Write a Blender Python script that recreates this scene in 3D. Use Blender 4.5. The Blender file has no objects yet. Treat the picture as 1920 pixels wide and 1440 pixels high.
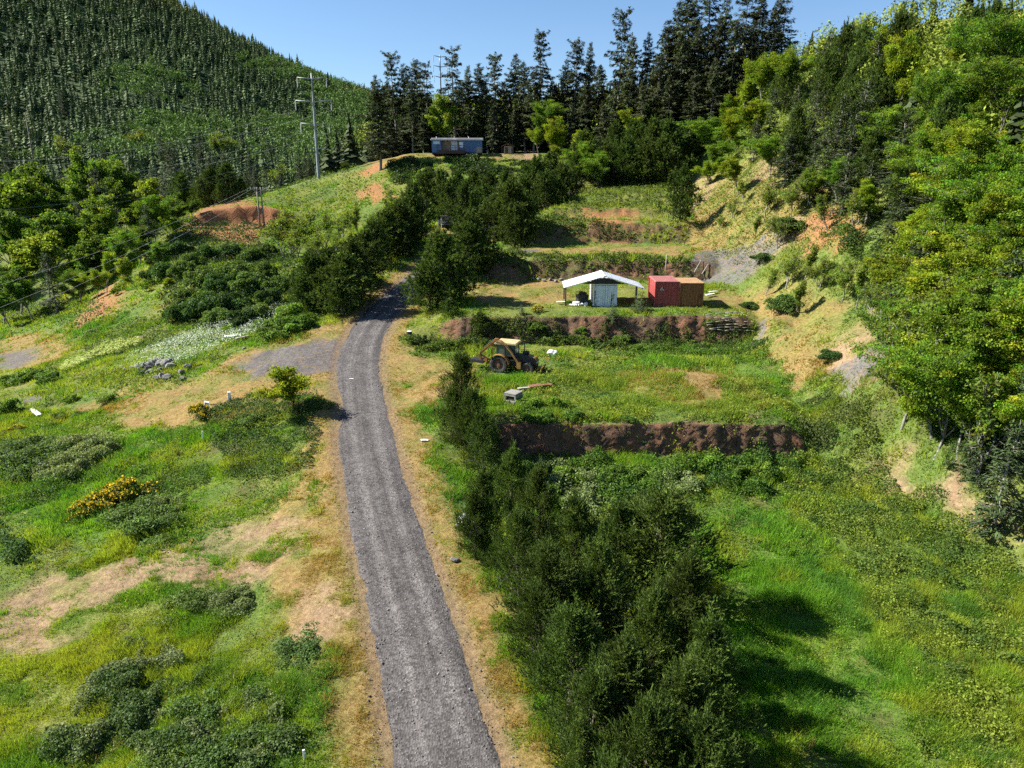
import bpy, bmesh, math, random
import numpy as np
from mathutils import Vector, Matrix

rng = np.random.default_rng(11)
random.seed(11)
R = math.radians
scene = bpy.context.scene
COL = scene.collection
CAMZ = 20.0
PITCH = R(16.3)
F = 1333.0
CP, SP = math.cos(PITCH), math.sin(PITCH)

# ------------------------------------------------------------------ helpers
def ray(px, py):
    u = (px - 960) / F
    v = (720 - py) / F
    return np.array([u, CP + v * SP, -SP + v * CP])

def P(px, py, Y):
    r = ray(px, py)
    t = Y / r[1]
    return (r[0] * t, Y, CAMZ + r[2] * t)

def sstep(t):
    t = np.clip(t, 0, 1)
    return t * t * (3 - 2 * t)

def hash2(ix, iy, seed):
    n = (ix.astype(np.int64) * 374761393 + iy.astype(np.int64) * 668265263 + seed * 974711) & 0xffffffff
    n = ((n ^ (n >> 13)) * 1274126177) & 0xffffffff
    n = n ^ (n >> 16)
    return (n & 0xffff) / 65535.0

def vnoise(x, y, seed=0):
    x = np.asarray(x, float); y = np.asarray(y, float)
    ix = np.floor(x); iy = np.floor(y)
    fx = sstep(x - ix); fy = sstep(y - iy)
    a = hash2(ix, iy, seed); b = hash2(ix + 1, iy, seed)
    c = hash2(ix, iy + 1, seed); d = hash2(ix + 1, iy + 1, seed)
    return (a * (1 - fx) + b * fx) * (1 - fy) + (c * (1 - fx) + d * fx) * fy

def fbm(x, y, seed=0, octv=4):
    s = 0; a = 0.5; f = 1.0
    for i in range(octv):
        s = s + a * vnoise(x * f, y * f, seed + i * 17)
        a *= 0.5; f *= 2.03
    return s / (1 - 0.5 ** octv)        # 0..1

def prop(o, label=None, cat=None, group=None, kind=None):
    if label: o['label'] = label
    if cat: o['category'] = cat
    if group: o['group'] = group
    if kind: o['kind'] = kind
    return o

def mesh_from(name, V, Fs, mat, col=None, smooth=False, uv=None):
    """V (n,3); Fs one int array (m,k) or a list of them; col (n,3) point colours"""
    if not isinstance(Fs, (list, tuple)): Fs = [Fs]
    Fs = [np.asarray(f, np.int32) for f in Fs if len(f)]
    me = bpy.data.meshes.new(name)
    V = np.asarray(V, np.float32)
    me.vertices.add(len(V)); me.vertices.foreach_set('co', V.ravel())
    nl = sum(f.size for f in Fs); npoly = sum(len(f) for f in Fs)
    me.loops.add(nl); me.polygons.add(npoly)
    me.loops.foreach_set('vertex_index', np.concatenate([f.ravel() for f in Fs]))
    tot = np.concatenate([np.full(len(f), f.shape[1], np.int32) for f in Fs])
    st = np.concatenate([[0], np.cumsum(tot)[:-1]]).astype(np.int32)
    me.polygons.foreach_set('loop_start', st)
    me.polygons.foreach_set('loop_total', tot)
    if smooth: me.polygons.foreach_set('use_smooth', np.ones(npoly, bool))
    if col is not None:
        at = me.attributes.new('Col', 'FLOAT_COLOR', 'POINT')
        c4 = np.ones((len(V), 4), np.float32); c4[:, :3] = col
        at.data.foreach_set('color', c4.ravel())
    if uv is not None:
        l = me.uv_layers.new(name='UVMap')
        vi = np.concatenate([f.ravel() for f in Fs])
        l.data.foreach_set('uv', np.asarray(uv, np.float32)[vi].ravel())
    me.materials.append(mat)
    me.update()
    return me

def link(name, me, parent=None, loc=None, rot=None):
    o = bpy.data.objects.new(name, me)
    COL.objects.link(o)
    if parent is not None: o.parent = parent
    if loc is not None: o.location = loc
    if rot is not None: o.rotation_euler = rot
    return o

def empty(name, loc, rz=0.0, label=None, cat=None, group=None, scale=None):
    o = bpy.data.objects.new(name, None)
    COL.objects.link(o)
    o.empty_display_size = 0.3
    o.location = loc; o.rotation_euler = (0, 0, rz)
    if scale is not None: o.scale = scale
    return prop(o, label, cat, group)

class MB:
    """collects simple solids and builds them as ONE mesh object"""
    def __init__(s): s.v = []; s.f = []; s.n = 0
    def add(s, V, Fl):
        V = [tuple(p) for p in V]
        s.v += V; s.f += [tuple(i + s.n for i in f) for f in Fl]; s.n += len(V); return s
    def box(s, c, d, rot=None):
        x, y, z = (q / 2 for q in d)
        V = [Vector(p) for p in ((-x,-y,-z),(x,-y,-z),(x,y,-z),(-x,y,-z),(-x,-y,z),(x,-y,z),(x,y,z),(-x,y,z))]
        if rot is not None:
            M = rot if isinstance(rot, Matrix) else Matrix.Rotation(rot, 3, 'Z')
            V = [M @ p for p in V]
        c = Vector(c)
        return s.add([p + c for p in V], [(0,3,2,1),(4,5,6,7),(0,1,5,4),(1,2,6,5),(2,3,7,6),(3,0,4,7)])
    def cyl(s, a, b, r0, r1=None, n=10, cap=True):
        a, b = Vector(a), Vector(b); r1 = r0 if r1 is None else r1
        d = (b - a).normalized()
        u = d.orthogonal().normalized(); w = d.cross(u)
        V = []
        for p, r in ((a, r0), (b, r1)):
            for i in range(n):
                t = 2 * math.pi * i / n
                V.append(p + (u * math.cos(t) + w * math.sin(t)) * r)
        Fl = [(i, (i + 1) % n, n + (i + 1) % n, n + i) for i in range(n)]
        if cap: Fl += [tuple(range(n - 1, -1, -1)), tuple(range(n, 2 * n))]
        return s.add(V, Fl)
    def bar(s, a, b, w, h):
        """rectangular bar from a to b"""
        a, b = Vector(a), Vector(b); d = (b - a).normalized()
        up = Vector((0, 0, 1)) if abs(d.z) < 0.95 else Vector((1, 0, 0))
        sd = d.cross(up).normalized(); u = sd.cross(d)
        V = []
        for p in (a, b):
            for i, j in ((-1,-1),(1,-1),(1,1),(-1,1)): V.append(p + sd * i * w / 2 + u * j * h / 2)
        return s.add(V, [(0,1,2,3),(7,6,5,4),(0,4,5,1),(1,5,6,2),(2,6,7,3),(3,7,4,0)])
    def prism(s, prof, y0, y1):
        """profile in x,z extruded along y"""
        n = len(prof)
        V = [(x, y0, z) for x, z in prof] + [(x, y1, z) for x, z in prof]
        Fl = [tuple(range(n)), tuple(range(2 * n - 1, n - 1, -1))]
        Fl += [((i + 1) % n, i, n + i, n + (i + 1) % n) for i in range(n)]
        return s.add(V, Fl)
    def tube(s, pts, r, n=6):
        pts = [Vector(p) for p in pts]
        for a, b in zip(pts[:-1], pts[1:]): s.cyl(a, b, r, n=n)
        return s
    def build(s, name, mat, parent=None, smooth=False, bevel=0.0):
        me = bpy.data.meshes.new(name)
        me.from_pydata(s.v, [], s.f); me.materials.append(mat)
        bm = bmesh.new(); bm.from_mesh(me)
        bmesh.ops.recalc_face_normals(bm, faces=bm.faces)
        bm.to_mesh(me); bm.free()
        if smooth:
            me.polygons.foreach_set('use_smooth', [True] * len(me.polygons))
        o = link(name, me, parent)
        if bevel:
            m = o.modifiers.new('bevel', 'BEVEL'); m.width = bevel; m.segments = 2; m.limit_method = 'ANGLE'
        return o

def wheel(mb, c, r, w, axis, n=20): pass

# ------------------------------------------------------------------ materials
def new_mat(name):
    m = bpy.data.materials.new(name); m.use_nodes = True
    nt = m.node_tree; nt.nodes.clear()
    return m, nt, nt.nodes, nt.links

def foliage_mat(name, trans=0.3, rough=0.6, var=0.22, spec=0.25, tint=(1.25, 1.2, 0.6)):
    m, nt, N, L = new_mat(name)
    at = N.new('ShaderNodeAttribute'); at.attribute_name = 'Col'
    oi = N.new('ShaderNodeObjectInfo')
    mr = N.new('ShaderNodeMapRange'); mr.inputs[3].default_value = 1 - var; mr.inputs[4].default_value = 1 + var
    L.new(oi.outputs['Random'], mr.inputs[0])
    mh = N.new('ShaderNodeMapRange'); mh.inputs[3].default_value = 0.496; mh.inputs[4].default_value = 0.516
    mu = N.new('ShaderNodeMath'); mu.operation = 'FRACT'
    mm = N.new('ShaderNodeMath'); mm.operation = 'MULTIPLY'; mm.inputs[1].default_value = 7.31
    L.new(oi.outputs['Random'], mm.inputs[0]); L.new(mm.outputs[0], mu.inputs[0]); L.new(mu.outputs[0], mh.inputs[0])
    hs = N.new('ShaderNodeHueSaturation')
    L.new(at.outputs['Color'], hs.inputs['Color']); L.new(mr.outputs[0], hs.inputs['Value']); L.new(mh.outputs[0], hs.inputs['Hue'])
    bs = N.new('ShaderNodeBsdfPrincipled'); bs.inputs['Roughness'].default_value = rough
    bs.inputs['Specular IOR Level'].default_value = spec
    L.new(hs.outputs[0], bs.inputs['Base Color'])
    out = N.new('ShaderNodeOutputMaterial')
    if trans > 0:
        tr = N.new('ShaderNodeBsdfTranslucent')
        mx = N.new('ShaderNodeMix'); mx.data_type = 'RGBA'; mx.blend_type = 'MULTIPLY'; mx.inputs[0].default_value = 1
        L.new(hs.outputs[0], mx.inputs[6]); mx.inputs[7].default_value = (*tint, 1)
        L.new(mx.outputs[2], tr.inputs['Color'])
        ms = N.new('ShaderNodeMixShader'); ms.inputs[0].default_value = trans
        L.new(bs.outputs[0], ms.inputs[1]); L.new(tr.outputs[0], ms.inputs[2])
        L.new(ms.outputs[0], out.inputs[0])
    else:
        L.new(bs.outputs[0], out.inputs[0])
    return m

def noisy_mat(name, c1, c2, scale=6.0, rough=0.8, bump=0.15, c3=None, t3=0.62, s3=2.0, metal=0.0, stretch=None, detail=6, bscale=None):
    """two-tone procedural surface, with optional patches of a third colour (rust, dirt)"""
    m, nt, N, L = new_mat(name)
    tc = N.new('ShaderNodeTexCoord'); mp = N.new('ShaderNodeMapping')
    if stretch: mp.inputs['Scale'].default_value = stretch
    L.new(tc.outputs['Object'], mp.inputs[0])
    n1 = N.new('ShaderNodeTexNoise'); n1.inputs['Scale'].default_value = scale; n1.inputs['Detail'].default_value = detail
    L.new(mp.outputs[0], n1.inputs['Vector'])
    cr = N.new('ShaderNodeValToRGB')
    cr.color_ramp.elements[0].position = 0.3; cr.color_ramp.elements[0].color = (*c1, 1)
    cr.color_ramp.elements[1].position = 0.7; cr.color_ramp.elements[1].color = (*c2, 1)
    L.new(n1.outputs[0], cr.inputs[0])
    last = cr.outputs[0]
    if c3 is not None:
        n3 = N.new('ShaderNodeTexNoise'); n3.inputs['Scale'].default_value = s3; n3.inputs['Detail'].default_value = 8
        n3.inputs['Roughness'].default_value = 0.65
        L.new(mp.outputs[0], n3.inputs['Vector'])
        r3 = N.new('ShaderNodeMapRange'); r3.inputs[1].default_value = t3 - 0.03; r3.inputs[2].default_value = t3 + 0.03
        L.new(n3.outputs[0], r3.inputs[0])
        mx = N.new('ShaderNodeMix'); mx.data_type = 'RGBA'; L.new(r3.outputs[0], mx.inputs[0])
        L.new(last, mx.inputs[6]); mx.inputs[7].default_value = (*c3, 1); last = mx.outputs[2]
    bs = N.new('ShaderNodeBsdfPrincipled'); L.new(last, bs.inputs['Base Color'])
    bs.inputs['Roughness'].default_value = rough; bs.inputs['Metallic'].default_value = metal
    if bump:
        b = N.new('ShaderNodeBump'); b.inputs['Strength'].default_value = bump; b.inputs['Distance'].default_value = 0.05
        nb = N.new('ShaderNodeTexNoise'); nb.inputs['Scale'].default_value = bscale or scale * 3; nb.inputs['Detail'].default_value = 6
        L.new(tc.outputs['Object'], nb.inputs['Vector']); L.new(nb.outputs[0], b.inputs['Height']); L.new(b.outputs[0], bs.inputs['Normal'])
    out = N.new('ShaderNodeOutputMaterial'); L.new(bs.outputs[0], out.inputs[0])
    return m

M = {}
M['needle'] = foliage_mat('pine_needles', 0.25, 0.7, 0.2, 0.1)
M['spruce'] = foliage_mat('spruce_needles', 0.15, 0.7, 0.22, 0.12)
M['leaf'] = foliage_mat('broad_leaves', 0.48, 0.6, 0.16, 0.12, tint=(1.3, 1.2, .5))
M['bushleaf'] = foliage_mat('bush_leaves', 0.38, 0.6, 0.16, 0.15)
M['grass'] = foliage_mat('grass_blades', 0.42, 0.65, 0.0, 0.1)
M['hillwood'] = foliage_mat('hill_forest', 0.15, 0.7, 0.0, 0.15)
M['flower'] = foliage_mat('flower_heads', 0.3, 0.7, 0.0, 0.1, tint=(1, 1, 1))
M['bark_dark'] = noisy_mat('dark_bark', (.05,.038,.03), (.12,.09,.07), 5, .9, .4, stretch=(1,1,.3))
M['bark_grey'] = noisy_mat('grey_bark', (.16,.14,.12), (.3,.27,.24), 5, .9, .3, stretch=(1,1,.3))
M['bark_pale'] = noisy_mat('pale_bark', (.13,.12,.105), (.24,.225,.20), 4, .8, .2, c3=(.07,.06,.05), t3=.56, s3=3)
# ------------------------------------------------------------------ the lie of the land (metres, camera at 0,0,20 looking along +Y)
RY = np.array([-60, 0, 10, 20, 26.2, 34.1, 42.8, 52, 59, 64.3, 71, 78, 83.5, 95, 112, 125, 135, 150])
RX = np.array([24, 5, 1.0, -2.23, -4.0, -6.6, -9.26, -11.6, -13.3, -14.0, -13.9, -13.1, -11.9, -8.6, -4.0, 4, 10, 16])
RZ = np.array([-5, -2, -.9, .2, .9, 1.75, 2.8, 3.5, 4.25, 5.1, 6.0, 6.9, 7.8, 9.5, 12.1, 14.6, 16.9, 19])
_yy = np.linspace(-60, 150, 1000)
def _smooth(a, n=31):
    k = np.hanning(n + 2)[1:-1]; k /= k.sum()
    return np.convolve(np.pad(a, n // 2, 'edge'), k, 'valid')
_rx = _smooth(np.interp(_yy, RY, RX)); _rz = _smooth(np.interp(_yy, RY, RZ))
def road_x(y): return np.interp(y, _yy, _rx)
def road_z(y): return np.interp(y, _yy, _rz)

XFY = [-60, 0, 20, 33, 42, 45.5, 66, 72, 88, 108, 132, 160, 220, 600]
XFX = [30, 28, 27, 26.5, 23, 20.5, 23.8, 24.5, 25.5, 27.7, 31.5, 33, 36, 60]
def foot_x(y): return np.interp(y, XFY, XFX)

SY = [-60, 10, 30, 40, 44.9, 45.6, 46.4, 62.5, 66.3, 67.9, 68.7, 70.0, 85.8, 87.6, 88.6, 102, 104.8, 106, 111, 112.6, 118.5, 121, 134, 150]
SZ = [-3.5, -1.2, -.3, .8, 1.8, 3.85, 4.15, 4.4, 4.65, 6.95, 7.15, 7.2, 7.9, 10.0, 10.3, 10.8, 13.4, 13.7, 14.1, 15.3, 15.7, 17.0, 18.8, 23]
def stair(y): return np.interp(y, SY, SZ)
def ramp(y): return np.interp(y, [-60, 10, 30, 45, 60, 70, 90, 110, 130, 150], [-3.5, -1.2, -.2, 2.2, 4.8, 6.6, 9.8, 13.6, 17.8, 23])

def prof(d): return np.interp(d, [0, 3, 8, 14, 22, 40, 70, 140], [0, 2.0, 6.2, 11.5, 17.0, 22.5, 25, 26])

CT = [(-18,20,0),(-35,12,-.5),(-12,30,.7),(-25,32,.4),(-35,45.4,1.0),(-50,40,.2),(-20,45,2.0),(-35,55,1.5),(-22,56,3.4),(-55,60,.3),
      (-72,98,-1),(-57,79,-.5),(-80,70,-1.5),(-90,45,-2.5),(-54.5,95,4.2),(-63.5,97,.9),(-41,75,2.9),(-27.4,75,5.2),(-22.5,74,5.9),(-27,66,4.4),
      (-33,63,3.1),(-22,60,4.1),(-38.6,92,7.4),(-40,80,4.2),(-30,90,7.6),(-24,95,9),(-44.4,118,10.2),(-57,122,11.2),(-49,130,11.8),(-48,136,14.4),(-54,138,14.6),(-43,126,11.2),
      (-62,130,12),(-40.2,155,19.6),(-42,140,15),(-31.5,140,16),(-20,125,13.4),(-12,112,12.1),(-16,105,10.6),(-28,112,9.5),(-36,106,7.8),
      (-28,150,22),(-22,149,23.8),(-11.4,146,23.4),(0,148,23.9),(8,150,24),(-11,156,24.2),(2,160,24.3),(-22,160,24.2),(-15.6,135,18),(-6,133,17.6),(2,138,19.3),(10,135,17.2),(25,135,19),(28,150,23),(14,150,23),
      (-20,200,28),(20,172,28),(45,172,33),(70,200,36),(40,240,36),(-10,260,34),
      (-84,450,57),(-151,480,86),(-206,500,114),(-263,520,146),(-340,540,178),(-152,330,43),(-202,300,40),(-251,380,76),(-181,400,73),(-122,380,47),(-83,380,41),
      (-131,190,12),(-92,195,12.5),(-60,205,14.5),(-48,225,18),(-90,130,2),(-70,115,1.2),(-110,150,4),(-75,160,9),(-150,150,4),(-170,100,-2),(-300,220,20),(-330,300,50),
      (-84,640,50),(-200,680,90),(-340,700,140),(-20,500,60),(60,450,50),(150,500,55),(150,250,44),(0,600,60),(-440,600,190),(-440,350,90),(-440,120,10),(-200,20,-5),(-440,-40,-5),(-100,-40,-4),(30,-40,-4),(200,-40,-4),(200,100,20),(400,300,70)]
_cp = np.array(CT, float)
def _U(r2): return np.where(r2 > 1e-9, 0.5 * r2 * np.log(np.maximum(r2, 1e-9)), 0)
_S = 50.0
def _solve():
    n = len(_cp); xy = _cp[:, :2] / _S
    d2 = ((xy[:, None] - xy[None]) ** 2).sum(-1)
    K = _U(d2) + np.eye(n) * 0.004
    Pm = np.hstack([np.ones((n, 1)), xy])
    A = np.zeros((n + 3, n + 3)); A[:n, :n] = K; A[:n, n:] = Pm; A[n:, :n] = Pm.T
    return np.linalg.solve(A, np.concatenate([_cp[:, 2], [0, 0, 0]]))
_w = _solve()
def tps(x, y):
    x = np.asarray(x, float); y = np.asarray(y, float)
    out = np.zeros(x.shape).ravel(); xr, yr = x.ravel() / _S, y.ravel() / _S
    for s in range(0, len(xr), 40000):
        a, b = xr[s:s + 40000], yr[s:s + 40000]
        d2 = (a[:, None] - _cp[None, :, 0] / _S) ** 2 + (b[:, None] - _cp[None, :, 1] / _S) ** 2
        out[s:s + 40000] = _U(d2) @ _w[:-3] + _w[-3] + _w[-2] * a + _w[-1] * b
    return out.reshape(x.shape)

MOUNDS = [(15.0, 53.0, 3.6, 1.6, .95), (11.5, 53.5, 2.6, 1.4, .5), (4.5, 54.2, 2.2, 1.0, .5), (-20, 50.5, 5, 3, .5)]
def H(x, y, detail=True):
    x = np.asarray(x, float); y = np.asarray(y, float)
    base = tps(x, y)
    # a cut bank behind the bare earth bench on the left, and ledges below the house
    ye = y + (fbm(x * .35, y * .02, 5) - .5) * 1.6 + .012 * (x + 47) ** 2
    sx = sstep((x + 59) / 4) * sstep((-37.5 - x) / 4)
    bm = sx * sstep((ye - 118) / 4) * (1 - sstep((ye - 131.0) / .9))
    base = base + (11.3 + .05 * (ye - 124) - base) * bm
    tm = sx * sstep((ye - 131.0) / .9) * (1 - sstep((ye - 137) / 5))
    base = base + (15.0 - .5 * np.abs(x + 48) ** 1.5 * .12 - base) * tm
    xr = road_x(y); zr = road_z(y)
    wob = (fbm(x * .35, y * .05, 3) - .5) * 1.2 * np.where(y < 60, .45, 1) + (fbm(x * 1.3, y * .1, 8) - .5) * .35
    st = stair(y + wob)
    d = x - foot_x(y)
    st = st + (ramp(y) - st) * sstep((d + 2.5) / 3.5)
    right = zr + (st - zr) * sstep((x - xr - 3.2) / 7)
    left = zr + (base - zr) * sstep((xr - x - 2.6) / 6)
    near = np.where(x > xr, right, left)
    h = near + (base - near) * sstep((y - 124) / 14)
    n = (fbm(x * .09, y * .09, 31) - .5)
    h = h + prof(np.maximum(0, d + n * 5 * sstep(d / 4))) * sstep((y + 30) / 40) * (1 - .75 * sstep((y - 128) / 45))
    for mx, my, sx, sy, hh in MOUNDS:
        h = h + hh * np.exp(-((x - mx) / sx) ** 2 - ((y - my) / sy) ** 2)
    rd = np.abs(x - xr)
    off = np.where(y < 140, sstep((rd - 2.2) / 3), 1)
    if detail:
        h = h + off * ((fbm(x * .25, y * .25, 41) - .5) * .45 + (fbm(x * 1.1, y * 1.1, 45, 3) - .5) * .22)
        # gullied, lumpy faces on the steep right slope
        h = h + sstep(d / 3) * (fbm(x * .3, y * .35, 51) - .5) * 1.6
        h = h - 0.05 * (rd < 2.3) * (y < 128)
    return h
def H1(x, y): return float(H(np.array([x]), np.array([y]))[0])

def ground(px, py, ymin=8, ymax=700):
    """where the pixel's ray meets the land"""
    r = ray(px, py)
    ys = np.concatenate([np.arange(ymin, 160, .2), np.arange(160, ymax, 2)])
    t = ys / r[1]; zs = CAMZ + r[2] * t
    g = zs - H(r[0] * t, ys)
    k = np.argmax(g <= 0)
    if g[k] > 0: k = np.argmin(g)
    elif k > 0:
        f = g[k - 1] / (g[k - 1] - g[k]); yv = ys[k - 1] + f * (ys[k] - ys[k - 1]); tt = yv / r[1]
        return r[0] * tt, yv
    return r[0] * t[k], ys[k]
def G3(px, py, dz=0):
    x, y = ground(px, py); return (x, y, H1(x, y) + dz)
def at_Y(px, Y):
    """ground point that shows in column px at distance Y"""
    x = (px - 960) / F * Y
    for _ in range(5):
        z = H1(x, Y); d = Y * CP - (z - CAMZ) * SP; x = (px - 960) / F * d
    return x, Y, H1(x, Y)
def top_h(px, py, h):
    """first spot along the ray through a tree's top where the ground is h below"""
    r = ray(px, py)
    ys = np.concatenate([np.arange(12, 160, .25), np.arange(160, 500, 2)])
    t = ys / r[1]
    g = CAMZ + r[2] * t - H(r[0] * t, ys)
    ok = g <= h
    if ok.any():
        k = int(np.argmax(ok)); hh = h
    else:
        k = int(np.argmin(g)); hh = float(g[k])
    return r[0] * t[k], ys[k], float(H1(r[0] * t[k], ys[k])), hh
def top_Y(px, py, Y):
    x, y, z = at_Y(px, Y)
    r = ray(px, py); zt = CAMZ + r[2] * Y / r[1]
    return x, y, z, zt - z

def inpoly(x, y, poly):
    x = np.asarray(x); y = np.asarray(y)
    c = np.zeros(x.shape, bool); n = len(poly)
    for i in range(n):
        x0, y0 = poly[i]; x1, y1 = poly[i - 1]
        if y0 == y1: continue
        c ^= ((y0 > y) != (y1 > y)) & (x < (x1 - x0) * (y - y0) / (y1 - y0) + x0)
    return c
def gpoly(pts): return [ground(*p) for p in pts]

PZ = {}
def zone(kind, pts, soft=.8): PZ.setdefault(kind, []).append((gpoly(pts), soft))
# bare tan earth
zone('bare', [(0,1150),(180,1060),(330,1015),(430,985),(520,972),(565,1000),(520,1060),(420,1100),(300,1105),(160,1150),(60,1215),(0,1265)])
zone('bare', [(560,1120),(640,1090),(650,1160),(580,1200)], .8)
zone('bare', [(970,785),(1150,792),(1330,790),(1490,778),(1500,790),(1300,803),(970,800)], .3)
zone('bare', [(1600,860),(1660,850),(1740,890),(1900,980),(1920,1040),(1860,1010),(1700,920)], .6)
zone('bare', [(1290,345),(1335,310),(1345,345),(1300,400)], 1)
zone('bare', [(1420,310),(1460,280),(1460,320),(1420,340)], 1)
zone('bare', [(1380,480),(1480,410),(1540,400),(1500,440),(1400,520)], 1)
zone('bare', [(1560,640),(1640,620),(1640,720),(1570,730)], 1)
zone('bare', [(965,285),(1010,280),(1015,300),(960,300)], 1)
# dry straw grass
zone('dry', [(480,1000),(560,900),(600,800),(640,860),(690,1120),(740,1440),(690,1440),(640,1260),(560,1230),(500,1100)], 1.2)
zone('dry', [(380,720),(440,660),(560,635),(650,600),(640,760),(560,780),(430,745)], 1.2)
zone('dry', [(150,760),(280,720),(420,720),(560,760),(420,790),(250,800)], 1.0)
zone('dry', [(700,650),(780,660),(860,690),(900,675),(900,700),(850,760),(760,760),(720,740)], 1.0)
zone('dry', [(890,530),(1060,520),(1070,570),(960,575),(880,565)], 1.2)
zone('dry', [(1320,545),(1480,520),(1560,560),(1640,600),(1640,720),(1560,700),(1500,740),(1430,650),(1400,580),(1330,570)], 1.5)
zone('dry', [(1290,420),(1330,330),(1420,290),(1560,340),(1620,400),(1600,470),(1480,460),(1390,500),(1300,500)], 1.5)
zone('dry', [(980,465),(1280,462),(1280,482),(950,476)], 1)
zone('dry', [(0,640),(60,620),(150,640),(100,680),(0,700)], 1.5)
zone('dry', [(720,760),(760,760),(860,1000),(900,1050),(960,1200),(900,1200),(820,1000)], .8)
zone('dry', [(1180,700),(1330,690),(1400,740),(1300,760),(1180,740)], 2)
zone('dry', [(1040,400),(1200,395),(1210,412),(1040,412)], 1)
zone('dry', [(660,310),(760,290),(1000,292),(1000,300),(760,302),(690,330)], 1)
# grey gravel
zone('gravel', [(440,688),(480,665),(560,650),(640,630),(640,700),(560,702),(470,700)], 1)
zone('gravel', [(0,662),(55,655),(60,672),(30,695),(0,695)], .8)
zone('gravel', [(1040,372),(1075,356),(1085,362),(1060,378)], .6)
zone('gravel', [(20,752),(60,742),(70,755),(30,765)], .4)
zone('gravel', [(960,470),(1010,468),(1010,476),(965,477)], .4)
zone('rock', [(1290,500),(1330,470),(1440,440),(1450,470),(1400,520),(1320,530)], .8)
zone('rock', [(1418,600),(1440,600),(1440,640),(1418,650)], .6)
zone('rock', [(1560,690),(1650,650),(1640,700),(1580,740)], .6)
# red earth
zone('red', [(316,428),(380,405),(470,395),(530,405),(540,425),(490,432),(480,460),(430,455),(380,440)], 1.5)
zone('red', [(360,410),(380,385),(420,372),(470,378),(520,400),(535,425),(360,425)], 1)
zone('red', [(660,360),(700,345),(745,365),(735,378),(680,372)], 1)
zone('red', [(665,322),(720,305),(720,318),(672,328)], .8)
zone('red', [(1500,420),(1560,380),(1610,430),(1590,470),(1520,470)], 1.2)
zone('red', [(170,560),(220,520),(230,570),(150,620)], 1)
zone('red', [(320,560),(380,570),(370,610),(330,610)], 1)
zone('red', [(1080,395),(1200,392),(1200,405),(1080,408)], .6)
zone('red', [(1100,412),(1200,415),(1210,440),(1120,452)], .8)
# lush bright grass
zone('straw', [(930,470),(1010,400),(1060,350),(1290,345),(1250,460)], 2)
zone('straw', [(880,530),(1480,520),(1420,590),(900,590)], 1.5)
zone('straw', [(1000,700),(1400,690),(1480,770),(1300,780),(1000,775)], 2)
zone('short', [(880,528),(1060,518),(1480,520),(1420,592),(900,592)], .5)
zone('short', [(930,480),(1290,470),(1290,455),(940,455)], .5)
zone('dry', [(800,445),(826,412),(852,418),(852,452),(812,458)], .8)
zone('lush', [(1280,960),(1400,900),(1520,940),(1600,1080),(1700,1260),(1750,1440),(1400,1440),(1300,1200)], 2)
zone('lush', [(1200,640),(1420,630),(1440,700),(1480,770),(1300,770),(1100,760),(1150,690)], 2)
zone('lush', [(0,850),(300,800),(420,830),(430,960),(250,1000),(0,1040)], 2)

def zones(x, y):
    x = np.asarray(x, float); y = np.asarray(y, float)
    jx = x + (fbm(x * .6, y * .6, 61) - .5) * 3.6; jy = y + (fbm(x * .6, y * .6, 67) - .5) * 3.6
    jx = jx + (fbm(x * 3, y * 3, 62, 3) - .5) * .9; jy = jy + (fbm(x * 3, y * 3, 68, 3) - .5) * .9
    Z = {}
    for k, lst in PZ.items():
        m = np.zeros(x.shape)
        for poly, soft in lst:
            for ox, oy in ((0, 0), (soft, 0), (-soft, 0), (0, soft), (0, -soft)):
                m = np.maximum(m * 1.0, 0)
                a = inpoly(jx + ox * .6, jy + oy * .6, poly)
                m = m + a * .2
        Z[k] = np.clip(m, 0, 1)
    pt = fbm(x * .55, y * .55, 73, 3)
    Z['dry'] = Z['dry'] * (.35 + .65 * sstep((pt - .33) * 5)); Z['bare'] = Z['bare'] * (.5 + .5 * sstep((pt - .36) * 6))
    Z['dry'] = Z['dry'] * (1 - .45 * sstep((x - foot_x(y)) / 4))
    rd = np.abs(x - road_x(y)) * .96
    vg = np.where((y > -60) & (y < 128), 1 - sstep((rd - 2.6 - 1.6 * (fbm(x * .4, y * .4, 71) - .3)) / 1.2), 0)
    Z['dry'] = np.maximum(Z['dry'], vg * .9)
    Z['verge'] = np.where(y < 128, 1 - sstep((rd - 2.0) / .7), 0)
    Z['road'] = np.where(y < 135, (rd < 1.95) * 1.0, 0)
    return Z

# ------------------------------------------------------------------ ground sheet
def axis(lo, a, b, hi, step, g):
    mid = list(np.arange(a, b + 1e-6, step))
    up = []; s = step; v = mid[-1]
    while v < hi: s *= g; v += s; up.append(v)
    dn = []; s = step; v = mid[0]
    while v > lo: s *= g; v -= s; dn.append(v)
    return np.array(dn[::-1] + mid + up)
gx = axis(-900, -30, 32, 900, .26, 1.05)
gy = axis(-120, 16, 72, 1400, .26, 1.014)
for a_, b_, s_ in ((44.1, 47.2, .065), (65.4, 69.2, .13), (85.2, 88.8, .16), (101.5, 106.3, .22), (112, 113.2, .3), (118.2, 121.4, .35), (130.2, 133, .25)):
    gy = np.concatenate([gy[gy < a_ - .05], np.arange(a_, b_, s_), gy[gy > b_ + .05]])
GX, GY = np.meshgrid(gx, gy)
GZ = H(GX, GY)
dzx = np.gradient(GZ, axis=1) / np.gradient(GX, axis=1)
dzy = np.gradient(GZ, axis=0) / np.gradient(GY, axis=0)
SL = np.sqrt(dzx ** 2 + dzy ** 2)
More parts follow.
